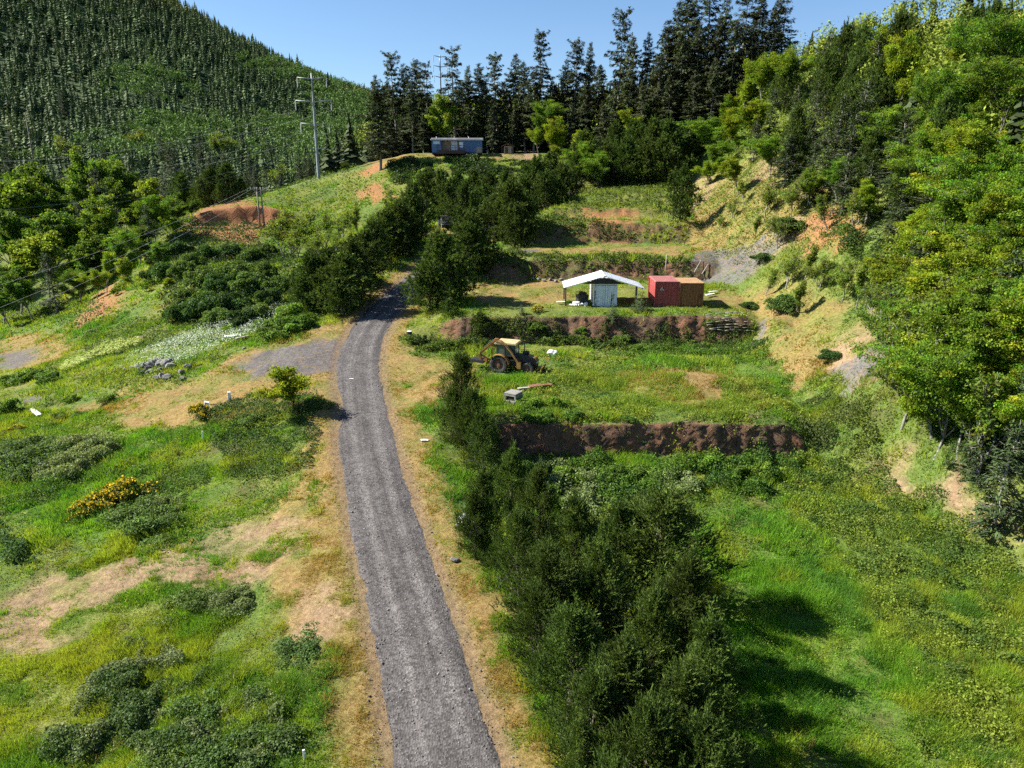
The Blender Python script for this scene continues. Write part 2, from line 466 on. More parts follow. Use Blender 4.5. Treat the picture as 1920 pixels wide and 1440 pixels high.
# ragged earth faces
BANK = sstep((dzy - .6) / .5) * (GX > road_x(GY) + 4) * (GY > 40) * (GY < 125) * (GX < foot_x(GY) - .8)
CUT = sstep((dzy - .5) / .5) * (np.abs(GX + 48) < 13) * (np.abs(GY - 131) < 5)
GYd = GY - (BANK + CUT) * ((fbm(GX * .8 + GZ * .5, GZ * .8, 77, 4) - .4) * .62 + (fbm(GX * 2.6, GZ * 2.2, 78, 3) - .5) * .3 + (fbm(GX * 6, GZ * 6, 79, 3) - .5) * .36)
def mixc(a, b, t): return a + (np.asarray(b) - a) * t[..., None]
Z = zones(GX, GY)
nA = fbm(GX * .22, GY * .22, 81); nB = fbm(GX * .9, GY * .9, 85); nC = fbm(GX * 3.1, GY * 3.1, 89, 3)
C = np.zeros(GX.shape + (3,)); C[:] = (.085, .125, .028)
C = mixc(C, (.135, .15, .036), sstep((nA - .4) * 4))
C = mixc(C, (.075, .135, .02), Z['lush'] * .7)
C = mixc(C, (.10, .075, .04), sstep((nB - .58) * 6) * .6)
C = mixc(C, (.21, .14, .055), Z['dry'] * (.55 + .45 * sstep((nB - .3) * 4)))
C = mixc(C, (.19, .15, .05), Z['dry'] * sstep((nC - .5) * 5) * .7)
C = mixc(C, (.24, .165, .10), Z['bare'] * .92 * (.6 + .4 * sstep((nC - .25) * 4)))
C = mixc(C, (.15, .095, .055), Z['bare'] * sstep((nB - .56) * 7) * .6)
C = mixc(C, (.105, .096, .094), Z['gravel'] * (.5 + .5 * sstep((nC - .2) * 4)))
C = mixc(C, (.26, .115, .055), Z['red'] * (.6 + .4 * nC))
C = mixc(C, (.115, .108, .105), Z['rock'] * (.45 + .55 * sstep((nC - .3) * 4)))
rb = sstep((fbm(GX * .25, GY * .1, 91) - .35) * 5)
bcol = np.zeros_like(C); bcol[:] = (.115, .072, .046)
bcol = mixc(bcol, (.165, .085, .052), rb); bcol = mixc(bcol, (.085, .06, .04), sstep((nC - .5) * 6))
bcol = mixc(bcol, (.09, .105, .03), sstep((GY - 80) / 10) * sstep((nB - .45) * 6) * .85)
C = C + (bcol - C) * BANK[..., None]
C = mixc(C, (.30, .135, .065), CUT * .9)
C = mixc(C, (.15, .105, .07), Z['verge'] * .7)
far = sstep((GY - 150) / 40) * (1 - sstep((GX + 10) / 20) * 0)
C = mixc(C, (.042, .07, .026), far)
PWX, PWY, PWC = GX, GYd, C
nx, ny = len(gx), len(gy)
idx = np.arange(nx * ny).reshape(ny, nx)
quads = np.stack([idx[:-1, :-1], idx[:-1, 1:], idx[1:, 1:], idx[1:, :-1]], -1).reshape(-1, 4)

def ground_mat():
    m, nt, N, L = new_mat('open_ground')
    at = N.new('ShaderNodeAttribute'); at.attribute_name = 'Col'
    geo = N.new('ShaderNodeNewGeometry')
    n1 = N.new('ShaderNodeTexNoise'); n1.inputs['Scale'].default_value = 3.5; n1.inputs['Detail'].default_value = 9; n1.inputs['Roughness'].default_value = .7
    n2 = N.new('ShaderNodeTexNoise'); n2.inputs['Scale'].default_value = 16; n2.inputs['Detail'].default_value = 5
    L.new(geo.outputs['Position'], n1.inputs['Vector']); L.new(geo.outputs['Position'], n2.inputs['Vector'])
    r1 = N.new('ShaderNodeMapRange'); r1.inputs[1].default_value = .3; r1.inputs[2].default_value = .7; r1.inputs[3].default_value = .55; r1.inputs[4].default_value = 1.4
    L.new(n1.outputs[0], r1.inputs[0])
    r2 = N.new('ShaderNodeMapRange'); r2.inputs[1].default_value = .3; r2.inputs[2].default_value = .7; r2.inputs[3].default_value = .7; r2.inputs[4].default_value = 1.3
    L.new(n2.outputs[0], r2.inputs[0])
    mu = N.new('ShaderNodeMath'); mu.operation = 'MULTIPLY'; L.new(r1.outputs[0], mu.inputs[0]); L.new(r2.outputs[0], mu.inputs[1])
    mx = N.new('ShaderNodeMix'); mx.data_type = 'RGBA'; mx.blend_type = 'MULTIPLY'; mx.inputs[0].default_value = 1
    L.new(at.outputs['Color'], mx.inputs[6]); L.new(mu.outputs[0], mx.inputs[7])
    bs = N.new('ShaderNodeBsdfPrincipled'); bs.inputs['Roughness'].default_value = .95; bs.inputs['Specular IOR Level'].default_value = .1
    L.new(mx.outputs[2], bs.inputs['Base Color'])
    b = N.new('ShaderNodeBump'); b.inputs['Strength'].default_value = .7; b.inputs['Distance'].default_value = .12
    L.new(n1.outputs[0], b.inputs['Height']); L.new(b.outputs[0], bs.inputs['Normal'])
    out = N.new('ShaderNodeOutputMaterial'); L.new(bs.outputs[0], out.inputs[0])
    return m
M['ground'] = ground_mat()
V = np.stack([GX, GYd, GZ], -1).reshape(-1, 3)
prop(link('ground', mesh_from('ground', V, quads, M['ground'], C.reshape(-1, 3), smooth=True)), kind='structure')

# ------------------------------------------------------------------ gravel road: a strip laid on the ground
def road_mat():
    m, nt, N, L = new_mat('road_gravel')
    uv = N.new('ShaderNodeUVMap'); geo = N.new('ShaderNodeNewGeometry')
    mp = N.new('ShaderNodeMapping'); mp.inputs['Scale'].default_value = (2.2, .06, 1); L.new(uv.outputs[0], mp.inputs[0])
    ns = N.new('ShaderNodeTexNoise'); ns.inputs['Scale'].default_value = 1.0; ns.inputs['Detail'].default_value = 4; L.new(mp.outputs[0], ns.inputs['Vector'])
    mp2 = N.new('ShaderNodeMapping'); mp2.inputs['Scale'].default_value = (9, .25, 1); L.new(uv.outputs[0], mp2.inputs[0])
    nf = N.new('ShaderNodeTexNoise'); nf.inputs['Scale'].default_value = 1.0; nf.inputs['Detail'].default_value = 3; L.new(mp2.outputs[0], nf.inputs['Vector'])
    # worn wheel tracks along the road
    sx = N.new('ShaderNodeSeparateXYZ'); L.new(uv.outputs[0], sx.inputs[0])
    ab = N.new('ShaderNodeMath'); ab.operation = 'ABSOLUTE'; L.new(sx.outputs[0], ab.inputs[0])
    df = N.new('ShaderNodeMath'); df.operation = 'SUBTRACT'; df.inputs[1].default_value = .82; L.new(ab.outputs[0], df.inputs[0])
    a2 = N.new('ShaderNodeMath'); a2.operation = 'ABSOLUTE'; L.new(df.outputs[0], a2.inputs[0])
    tr = N.new('ShaderNodeMapRange'); tr.inputs[1].default_value = .12; tr.inputs[2].default_value = .42; tr.inputs[3].default_value = 1; tr.inputs[4].default_value = 0
    tr.interpolation_type = 'SMOOTHSTEP'; L.new(a2.outputs[0], tr.inputs[0])
    s1 = N.new('ShaderNodeMath'); s1.operation = 'MULTIPLY_ADD'; s1.inputs[1].default_value = .22; L.new(tr.outputs[0], s1.inputs[0])
    L.new(ns.outputs[0], s1.inputs[2])
    s2 = N.new('ShaderNodeMath'); s2.operation = 'MULTIPLY_ADD'; s2.inputs[1].default_value = .35; L.new(nf.outputs[0], s2.inputs[0]); L.new(s1.outputs[0], s2.inputs[2])
    cr = N.new('ShaderNodeValToRGB'); e = cr.color_ramp.elements
    e[0].position = .42; e[0].color = (.050, .046, .045, 1); e[1].position = 1.0; e[1].color = (.115, .107, .103, 1)
    L.new(s2.outputs[0], cr.inputs[0])
    vo = N.new('ShaderNodeTexVoronoi'); vo.inputs['Scale'].default_value = 11; L.new(geo.outputs['Position'], vo.inputs['Vector'])
    rv = N.new('ShaderNodeMapRange'); rv.inputs[3].default_value = .55; rv.inputs[4].default_value = 1.45
    sc = N.new('ShaderNodeSeparateColor'); L.new(vo.outputs['Color'], sc.inputs[0]); L.new(sc.outputs[0], rv.inputs[0])
    n3 = N.new('ShaderNodeTexNoise'); n3.inputs['Scale'].default_value = .8; n3.inputs['Detail'].default_value = 5; L.new(geo.outputs['Position'], n3.inputs['Vector'])
    r3 = N.new('ShaderNodeMapRange'); r3.inputs[1].default_value = .3; r3.inputs[2].default_value = .7; r3.inputs[3].default_value = .8; r3.inputs[4].default_value = 1.2; L.new(n3.outputs[0], r3.inputs[0])
    mu = N.new('ShaderNodeMath'); mu.operation = 'MULTIPLY'; L.new(rv.outputs[0], mu.inputs[0]); L.new(r3.outputs[0], mu.inputs[1])
    mx = N.new('ShaderNodeMix'); mx.data_type = 'RGBA'; mx.blend_type = 'MULTIPLY'; mx.inputs[0].default_value = 1
    L.new(cr.outputs[0], mx.inputs[6]); L.new(mu.outputs[0], mx.inputs[7])
    bs = N.new('ShaderNodeBsdfPrincipled'); bs.inputs['Roughness'].default_value = .9; bs.inputs['Specular IOR Level'].default_value = .15
    L.new(mx.outputs[2], bs.inputs['Base Color'])
    b = N.new('ShaderNodeBump'); b.inputs['Strength'].default_value = .6; b.inputs['Distance'].default_value = .05
    L.new(vo.outputs['Distance'], b.inputs['Height']); L.new(b.outputs[0], bs.inputs['Normal'])
    out = N.new('ShaderNodeOutputMaterial'); L.new(bs.outputs[0], out.inputs[0])
    return m
M['road'] = road_mat()
ry = np.arange(-20, 126, .2); K = 19
cx, cz = road_x(ry), road_z(ry)
tx, ty = np.gradient(cx), np.gradient(ry); tl = np.hypot(tx, ty); tx /= tl; ty /= tl
along = np.concatenate([[0], np.cumsum(np.hypot(np.diff(cx), np.diff(ry)))])
cs = np.linspace(-1, 1, K)
wl = 1.78 + (fbm(ry * .5, ry * 0, 101) - .5) * .35 + (fbm(ry * 3, ry * 0, 103) - .5) * .25
wr = 1.78 + (fbm(ry * .5, ry * 0, 105) - .5) * .35 + (fbm(ry * 3, ry * 0, 107) - .5) * .25
wd = np.where(cs[None] < 0, wl[:, None], wr[:, None]) * cs[None]
X = cx[:, None] + ty[:, None] * wd; Yr = ry[:, None] - tx[:, None] * wd
Zr = road_z(Yr) + .035 - .09 * np.abs(cs[None]) ** 6 - .025 * np.exp(-((np.abs(wd) - .82) / .22) ** 2) + (fbm(X * 2, Yr * 2, 109, 3) - .5) * .03
ii = np.arange(len(ry) * K).reshape(len(ry), K)
q = np.stack([ii[:-1, :-1], ii[:-1, 1:], ii[1:, 1:], ii[1:, :-1]], -1).reshape(-1, 4)
uvs = np.stack([wd, np.repeat(along[:, None], K, 1)], -1).reshape(-1, 2)
prop(link('gravel_road', mesh_from('gravel_road', np.stack([X, Yr, Zr], -1).reshape(-1, 3), q, M['road'], uv=uvs, smooth=True)), kind='structure')
# ------------------------------------------------------------------ plant meshes (real size, base at the origin)
def rand_unit(n):
    v = rng.normal(size=(n, 3)); return v / np.linalg.norm(v, axis=1, keepdims=True)
def nrm(v): return v / np.maximum(np.linalg.norm(v, axis=-1, keepdims=True), 1e-9)
def perp(d):
    a = np.where(np.abs(d[:, 2:3]) < .9, np.array([[0, 0, 1.]]), np.array([[1., 0, 0]]))
    u = nrm(np.cross(d, a)); return u, np.cross(d, u)

def limb_mesh(paths, n=5):
    """paths: list of (points (k,3), radii (k)) -> V, quads"""
    Vs, Fs, o = [], [], 0
    ang = np.arange(n) * 2 * np.pi / n
    for pts, rad in paths:
        pts = np.asarray(pts, float); rad = np.asarray(rad, float); k = len(pts)
        d = nrm(np.gradient(pts, axis=0)); u, w = perp(d)
        ring = pts[:, None] + rad[:, None, None] * (u[:, None] * np.cos(ang)[None, :, None] + w[:, None] * np.sin(ang)[None, :, None])
        Vs.append(ring.reshape(-1, 3))
        i = np.arange(k * n).reshape(k, n); j = np.roll(i, -1, 1)
        Fs.append(np.stack([i[:-1], j[:-1], j[1:], i[1:]], -1).reshape(-1, 4) + o); o += k * n
    return np.concatenate(Vs), np.concatenate(Fs)

def diamonds(Pt, size, asp=.55, nbias=None, bias=0.0):
    """leaf-shaped quads at points Pt, random facing (leaning towards nbias)"""
    n = len(Pt); nor = rand_unit(n)
    if nbias is not None: nor = nrm(nor + bias * nbias)
    u, w = perp(nor); t = rng.uniform(0, 2 * np.pi, (n, 1))
    a = u * np.cos(t) + w * np.sin(t); b = np.cross(nor, a)
    s = np.asarray(size).reshape(-1, 1) * np.ones((n, 1))
    V = np.stack([Pt - a * s, Pt - b * s * asp, Pt + a * s, Pt + b * s * asp], 1).reshape(-1, 3)
    return V, np.arange(4 * n).reshape(n, 4)

def needles(B, D, L, k=9, nl=.15, w=.022, ang=.75):
    """bottle-brush shoots: k slim triangles round each shoot axis"""
    n = len(B); u, v = perp(D)
    t = rng.uniform(.05, 1, (n, k, 1)); a = rng.uniform(0, 2 * np.pi, (n, k, 1)) 
    rad = u[:, None] * np.cos(a) + v[:, None] * np.sin(a)
    an = ang * (1.15 - .55 * t) 
    d = D[:, None] * np.cos(an) + rad * np.sin(an)
    base = B[:, None] + D[:, None] * L.reshape(-1, 1, 1) * t
    side = np.cross(d, rng.normal(size=(n, k, 3))); side = nrm(side)
    ln = nl * rng.uniform(.7, 1.25, (n, k, 1))
    V = np.stack([base - side * w, base + side * w, base + d * ln], 2).reshape(-1, 3)
    return V, np.arange(3 * n * k).reshape(-1, 3)

def make_pine(h, r, seed, shoots=2600, k=10, nl=.17, w=.024, lean=.0, col=(.058, .090, .018), bare=.05, limbs=60, ang=.75, sl=(.16, .34), up=.85, sprd=.26, dead=0):
    """bushy shore pine: bent trunk, upswept limbs, dense brushes of needles"""
    global rng
    rng = np.random.default_rng(seed)
    tz = np.linspace(0, 1, 9)
    off = np.cumsum(rng.normal(0, .035 * h / 9 * 2, (9, 2)), 0); off -= off[0]
    tp = np.stack([off[:, 0] + lean * tz ** 1.5 * h, off[:, 1], tz * h * .97], 1)
    paths = [(tp, np.interp(tz, [0, 1], [.022 * h + .03, .012]))]
    tips, dirs, tcol = [], [], []
    ga = rng.uniform(0, 6.28)
    for i in range(limbs):
        f = bare + (.98 - bare) * ((i + rng.uniform(0, .9)) / limbs) ** .85
        f = min(f, .985)
        az = ga + i * 2.39996 + rng.normal(0, .3)
        shp = (min(1, (f / .22)) ** .4 if f < .22 else 1) * (1 - f) ** .78 * 1.15 + .05
        Lb = r * shp * rng.uniform(.5, 1.25)
        el = np.interp(f, [0, .5, 1], [.05, .45, 1.15]) + rng.normal(0, .12)
        b0 = np.array([np.interp(f, tz, tp[:, j]) for j in range(3)])
        s = np.linspace(0, 1, 6)
        dr = np.array([math.cos(az) * math.cos(el), math.sin(az) * math.cos(el), math.sin(el)])
        pts = b0 + np.outer(s, dr) * Lb + np.outer(s ** 2.2, [0, 0, .28 * Lb]) + rng.normal(0, .03 * Lb, (6, 3)) * s[:, None]
        paths.append((pts, np.linspace(.010 * Lb + .012, .006, 6)))
        nt_ = max(5, int(shoots / limbs * (.35 + Lb / r)))
        ss = 1 - rng.uniform(0, 1, nt_) ** 1.5 * .82
        c = np.stack([np.interp(ss, s, pts[:, j]) for j in range(3)], 1)
        spread = sprd * Lb * (1.25 - ss)[:, None] + .07
        c = c + rng.normal(size=(nt_, 3)) * spread * np.array([1, 1, .62])
        tips.append(c)
        outw = np.array([math.cos(az), math.sin(az), 0])
        d = nrm(outw * .75 + np.array([0, 0, up]) + rng.normal(0, .42, (nt_, 3)))
        dirs.append(d)
        tcol.append(np.full(nt_, rng.normal(0, .16)))
    # upright leaders at the top and on the outer limbs
    for i in range(26):
        pb = paths[rng.integers(1, len(paths))][0][-1] if i else tp[-1]
        nn = 9; c = pb + np.array([0, 0, 1.]) * np.linspace(-.1, .55 if i else 1.0, nn)[:, None] + rng.normal(0, .05, (nn, 3))
        tips.append(c); dirs.append(nrm(np.array([0, 0, 1.]) + rng.normal(0, .25, (nn, 3)))); tcol.append(np.full(nn, .25))
    B = np.concatenate(tips); D = np.concatenate(dirs); tc = np.concatenate(tcol)
    B[:, 2] = np.maximum(B[:, 2], .12)
    L = rng.uniform(sl[0], sl[1], len(B))
    V, Fc = needles(B, D, L, k, nl, w, ang)
    c = np.array(col) * (1 + tc[:, None] + rng.normal(0, .18, (len(B), 1)))
    y = rng.uniform(0, 1, (len(B), 1)) < .16
    c = np.where(y, np.array([.12, .17, .032]) * rng.uniform(.7, 1.2, (len(B), 1)), c)
    c = np.clip(c, .006, 1)
    C_ = np.repeat(c, k * 3, 0)
    Vt, Ft = limb_mesh(paths)
    out = (mesh_from('trunk', Vt, Ft, M['bark_dark'], smooth=True), mesh_from('crown', V, Fc, M['needle'], C_))
    if dead:
        for i in range(dead):
            dp = []
            f = rng.uniform(.08, .6); az = rng.uniform(0, 6.28); Lb = r * rng.uniform(.55, .95) * (1 - f * .5)
            p0 = np.array([np.interp(f, tz, tp[:, j]) for j in range(3)]); s = np.linspace(0, 1, 6)
            dr = np.array([math.cos(az), math.sin(az), rng.uniform(.1, .5)])
            pts = p0 + np.outer(s, dr) * Lb + rng.normal(0, .06, (6, 3)) * s[:, None]
            dp.append((pts, np.linspace(.028, .008, 6)))
            for q in range(4):
                k0 = rng.integers(2, 6); e_ = pts[k0] + rng.normal(0, .28, 3) + dr * .25
                dp.append((np.array([pts[k0], (pts[k0] + e_) / 2 + rng.normal(0, .03, 3), e_]), np.array([.013, .010, .006])))
            Vd, Fd = limb_mesh(dp, 4)
            out = out + (mesh_from('dead_branch', Vd, Fd, M['bark_pale']),)
    return out

def make_spruce(h, r, seed, bare=.2, gap=.15, col=(.048, .062, .027), droop=.3, dens=1.0, size=.34, top_flat=0, step=.6, bark='bark_grey'):
    """tall layered conifer with sweeping boughs, some missing"""
    global rng
    rng = np.random.default_rng(seed)
    tz = np.linspace(0, 1, 8)
    off = np.cumsum(rng.normal(0, .006 * h, (8, 2)), 0); off -= off[0]
    tp = np.stack([off[:, 0], off[:, 1], tz * h], 1)
    paths = [(tp, np.interp(tz, [0, .06, 1], [.016 * h + .04, .012 * h + .03, .02]))]
    Ps, Ns, Sz, Cc, As = [], [], [], [], []
    z = bare * h; lob = rng.uniform(.65, 1.25, 12)
    while z < h * .985:
        f = (z - bare * h) / (h - bare * h)
        shape = (1 - f) ** .8 * (1 if f > .12 else .6 + f * 3.3)
        if top_flat: shape = max(shape, .42 * (f > .72)) if f < .97 else .3
        nb = rng.integers(4, 7)
        az0 = rng.uniform(0, 6.28)
        for b in range(nb):
            if rng.uniform() < gap: continue
            az = az0 + b * 6.283 / nb + rng.normal(0, .25)
            Lb = r * shape * rng.uniform(.42, 1.2) * lob[int(az / 6.283 * 4) % 4 + 4 * int(f * 2.99)] + .2
            up = np.interp(f, [0, .5, 1], [-.12, .1, .75]) + rng.normal(0, .08)
            base = np.array([np.interp(z / h, tz, tp[:, 0]), np.interp(z / h, tz, tp[:, 1]), z + rng.uniform(-.2, .2)])
            s = np.linspace(0, 1, 4)
            o = np.array([math.cos(az), math.sin(az), 0])
            curve = lambda q: base + np.outer(q, o) * Lb + np.outer(up * q - droop * q ** 2 + .22 * q ** 3.5, [0, 0, Lb])
            if Lb > .6: paths.append((curve(s), np.linspace(.012 * Lb + .012, .008, 4)))
            n = max(6, int(Lb * 17 * dens))
            q = 1 - rng.uniform(0, 1, n) ** 1.3 * .85
            pt = curve(q)
            sd = np.array([-math.sin(az), math.cos(az), 0])
            wv = (.30 * Lb * (1.15 - q) + .12)[:, None]
            pt = pt + sd * rng.normal(0, .55, (n, 1)) * wv + np.array([0, 0, 1]) * rng.normal(-.10, .13, (n, 1))
            Ps.append(pt); Sz.append(rng.uniform(.6, 1.2, n) * size * (.55 + .45 * min(1, Lb / 2)))
            Ns.append(nrm(np.array([0, 0, 1.]) + o * .3 + rng.normal(0, .28, (n, 3)))); As.append(nrm(o * .8 + sd * rng.normal(0, .7, (n, 1)) + np.array([0, 0, -.15])))
            cb = np.array(col) * (1 + rng.normal(0, .2))
            Cc.append(np.clip(cb * (1 + rng.normal(0, .25, (n, 1))) + np.array([.02, .022, .004]) * (rng.uniform(0, 1, (n, 1)) < .2), .005, 1))
        z += step * rng.uniform(.55, 1.5) * (1 - .4 * f)
    Pt = np.concatenate(Ps); nor = np.concatenate(Ns); sz = np.concatenate(Sz); cc = np.concatenate(Cc)
    a = np.concatenate(As); a = nrm(a - nor * (a * nor).sum(1, keepdims=True)); b = np.cross(nor, a); s = sz[:, None]
    V = np.stack([Pt - a * s, Pt - b * s * .27, Pt + a * s - nor * s * .3, Pt + b * s * .27], 1).reshape(-1, 3)
    Vt, Ft = limb_mesh(paths)
    return (mesh_from('trunk', Vt, Ft, M[bark], smooth=True),
            mesh_from('crown', V, np.arange(len(V)).reshape(-1, 4), M['spruce'], np.repeat(cc, 4, 0)))

def make_alder(h, r, seed, col=(.135, .165, .022), leaves=9000, leaf=.13, bare=.18, stems=1, bark='bark_pale', clump=.62, spread=.7, upright=.9):
    """broadleaf tree: forking limbs, leaves in clumps with gaps between them"""
    global rng
    rng = np.random.default_rng(seed)
    paths, ends = [], []
    def grow(p, d, L, rad, lv):
        n = 4
        pts = [p]; dd = d
        for i in range(n):
            dd = nrm(dd + rng.normal(0, .13, 3) + np.array([0, 0, .06]))
            pts.append(pts[-1] + dd * L / n)
        pts = np.array(pts)
        paths.append((pts, np.linspace(rad, rad * .6, n + 1)))
        if lv >= 2:
            for q in (.45, .75, 1.0): ends.append(pts[int(q * n)])
        if lv == 3: return
        nk = rng.integers(3, 5) if lv else rng.integers(4, 6)
        for k in range(nk):
            t = rng.uniform(.35, 1) if lv else rng.uniform(.3, .95)
            i = min(n, max(1, int(round(t * n))))
            az = rng.uniform(0, 6.283); tilt = rng.uniform(.45, .95) * spread
            u, w = perp(dd[None]); s = u[0] * math.cos(az) + w[0] * math.sin(az)
            nd = nrm(dd * math.cos(tilt) + s * math.sin(tilt) + np.array([0, 0, .25 * upright]))
            grow(pts[i], nd, L * rng.uniform(.52, .78), rad * .55, lv + 1)
        grow(pts[-1], nrm(dd + rng.normal(0, .15, 3)), L * .62, rad * .6, lv + 1)
    for s in range(stems):
        az = rng.uniform(0, 6.283)
        d0 = nrm(np.array([math.cos(az) * .16 * (1 if stems == 1 else 2), math.sin(az) * .16 * (1 if stems == 1 else 2), 1.0]))
        grow(np.array([0, 0, -.1]), d0, h * .44, .011 * h + .02, 0)
    E = np.array(ends)
    # fit the crown to the wished height and radius
    sx = r / max(np.percentile(np.hypot(E[:, 0], E[:, 1]), 88), .1); sz = (h - .3) / E[:, 2].max()
    S_ = np.array([sx, sx, sz])
    E = E * S_; paths = [(p * S_, q) for p, q in paths]
    E = E[E[:, 2] > bare * h]
    per = max(6, leaves // len(E))
    cb = 1 + rng.normal(-.05, .26, (len(E), 1))
    hue = rng.normal(0, 1, (len(E), 1))
    ctr = np.repeat(E, per, 0); n = len(ctr)
    offs = rand_unit(n) * (rng.uniform(0, 1, (n, 1)) ** .45) * clump * np.array([1, 1, .42])
    offs *= np.repeat(rng.uniform(.6, 1.25, (len(E), 1)), per, 0)
    Pt = ctr + offs
    V, Fc = diamonds(Pt, rng.uniform(.65, 1.25, n) * leaf, .6, np.array([[0, 0, 1.]]), .6)
    c = np.array(col) * np.repeat(cb, per, 0) * (1 + rng.normal(0, .16, (n, 1)))
    c[:, 0] *= (1 + .14 * np.repeat(hue, per, 0)[:, 0])
    c = np.clip(c, .006, 1)
    Vt, Ft = limb_mesh(paths, 5)
    return (mesh_from('trunk', Vt, Ft, M[bark], smooth=True), mesh_from('crown', V, Fc, M['leaf'], np.repeat(c, 4, 0)))

def make_bush(r, h, seed, col=(.07, .10, .025), leaves=3500, leaf=.07, lobes=9, stems=10, flower=None, nfl=0, mat='bushleaf', asp=.6):
    global rng
    rng = np.random.default_rng(seed)
    lobes = int(lobes * 2.4)
    la_ = rng.uniform(0, 6.283, lobes); lq = rng.uniform(0, 1, lobes) ** .6 * .82 * (1 + .3 * np.sin(2 * la_ + seed) + .2 * np.sin(5 * la_))
    lc = np.stack([np.cos(la_) * lq * r, np.sin(la_) * lq * r, rng.uniform(.12, .78, lobes) * h * (1 - .55 * lq)], 1)
    lr = rng.uniform(.16, .40, lobes)
    k = rng.integers(0, lobes, leaves)
    d = rand_unit(leaves); d[:, 2] = np.where(d[:, 2] < -.35, -d[:, 2], d[:, 2])
    rr = rng.uniform(.55, 1.05, (leaves, 1)) ** .5
    Pt = lc[k] + d * rr * lr[k][:, None] * np.array([r, r, h * .75])
    Pt[:, 2] = np.maximum(Pt[:, 2], rng.uniform(.02, .15, leaves))
    V, Fc = diamonds(Pt, rng.uniform(.6, 1.3, leaves) * leaf, asp, d + np.array([[0, 0, .4]]), .7)
    lb = 1 + rng.normal(0, .16, lobes)
    c = np.array(col) * lb[k][:, None] * (1 + rng.normal(0, .2, (leaves, 1)))
    out = [('foliage', mesh_from('foliage', V, Fc, M[mat], np.repeat(np.clip(c, .006, 1), 4, 0)))]
    paths = []
    for i in range(stems):
        t = lc[rng.integers(0, lobes)] + rng.normal(0, .2 * r, 3) * np.array([1, 1, .4]); t[2] = max(t[2], .2)
        b = np.array([rng.normal(0, .12 * r), rng.normal(0, .12 * r), -.05])
        m_ = (b + t) / 2 + rng.normal(0, .06 * r, 3)
        paths.append((np.array([b, m_, t]), np.array([.022, .016, .006])))
    Vt, Ft = limb_mesh(paths, 4)
    out.append(('stem', mesh_from('stem', Vt, Ft, M['bark_dark'])))
    if flower is not None:
        sel = np.argsort(-(Pt[:, 2] + rng.normal(0, .45 * h, leaves)))[:nfl]
        cl = lc[rng.integers(0, lobes, 1)]
        Pf = Pt[sel] + rng.normal(0, .05, (nfl, 3)) + np.array([0, 0, .04])
        Vf, Ff = diamonds(Pf, rng.uniform(.6, 1.2, nfl) * leaf * .62, .8)
        cf = np.array(flower) * (1 + rng.normal(0, .12, (nfl, 1)))
        out.append(('blossom', mesh_from('blossom', Vf, Ff, M['flower'], np.repeat(np.clip(cf, .01, 1), 4, 0))))
    return out

def cone_trees(pos, hs, rs, cols, tiers=5, per=7):
    """many small far conifers, realised into one mesh"""
    n = len(pos)
    Vs, Fs, Cs = [], [], []
    base = 0
    for t in range(tiers):
        f0 = .08 + .80 * t / tiers
        rr = rs * (1 - f0) ** 1.05 * 1.15
        az = rng.uniform(0, 6.283, (n, 1)) + np.arange(per)[None] * 6.283 / per + rng.normal(0, .25, (n, per))
        ln = rr[:, None] * rng.uniform(.55, 1.2, (n, per))
        zt = hs[:, None] * (f0 + .17 * (1 - f0) + .02 + rng.normal(0, .02, (n, per)))
        zb = hs[:, None] * (f0 + rng.normal(0, .03, (n, per)))
        hw = .36 * ln + .10 * rr[:, None]
        ox, oy = np.cos(az), np.sin(az)
        p = pos[:, None]
        apex = np.stack([p[..., 0] + ox * ln * .05, p[..., 1] + oy * ln * .05, p[..., 2] + zt], -1)
        tip = np.stack([p[..., 0] + ox * ln, p[..., 1] + oy * ln, p[..., 2] + zb], -1)
        l = np.stack([p[..., 0] + ox * ln * .6 - oy * hw, p[..., 1] + oy * ln * .6 + ox * hw, p[..., 2] + (zb * .75 + zt * .25)], -1)
        q = np.stack([p[..., 0] + ox * ln * .6 + oy * hw, p[..., 1] + oy * ln * .6 - ox * hw, p[..., 2] + (zb * .75 + zt * .25)], -1)
        V = np.stack([apex, l, tip, q], 2).reshape(-1, 3)
        m = n * per
        Fs.append(np.arange(4 * m).reshape(m, 4) + base); base += 4 * m
        Vs.append(V)
        cc = cols[:, None] * (1 + rng.normal(0, .2, (n, per, 1)))
        Cs.append(np.repeat(cc.reshape(-1, 3), 4, 0))
    # pointed leader
    w_ = (rs * .22)[:, None]; p = pos
    for k in range(2):
        o_ = np.array([[1, 0, 0], [0, 1, 0]][k], float)
        V = np.stack([p + np.array([0, 0, 1]) * (hs * .62)[:, None] - o_ * w_, p + np.array([0, 0, 1]) * (hs * .62)[:, None] + o_ * w_, p + np.array([0, 0, 1]) * (hs * .97)[:, None] + o_ * w_ * .1, p + np.array([0, 0, 1]) * (hs * .97)[:, None] - o_ * w_ * .1], 1).reshape(-1, 3)
        Vs.append(V); Fs.append(np.arange(4 * n).reshape(n, 4) + base); base += 4 * n; Cs.append(np.repeat(cols * .9, 4, 0))
    return np.concatenate(Vs), np.concatenate(Fs), np.clip(np.concatenate(Cs), .004, 1)

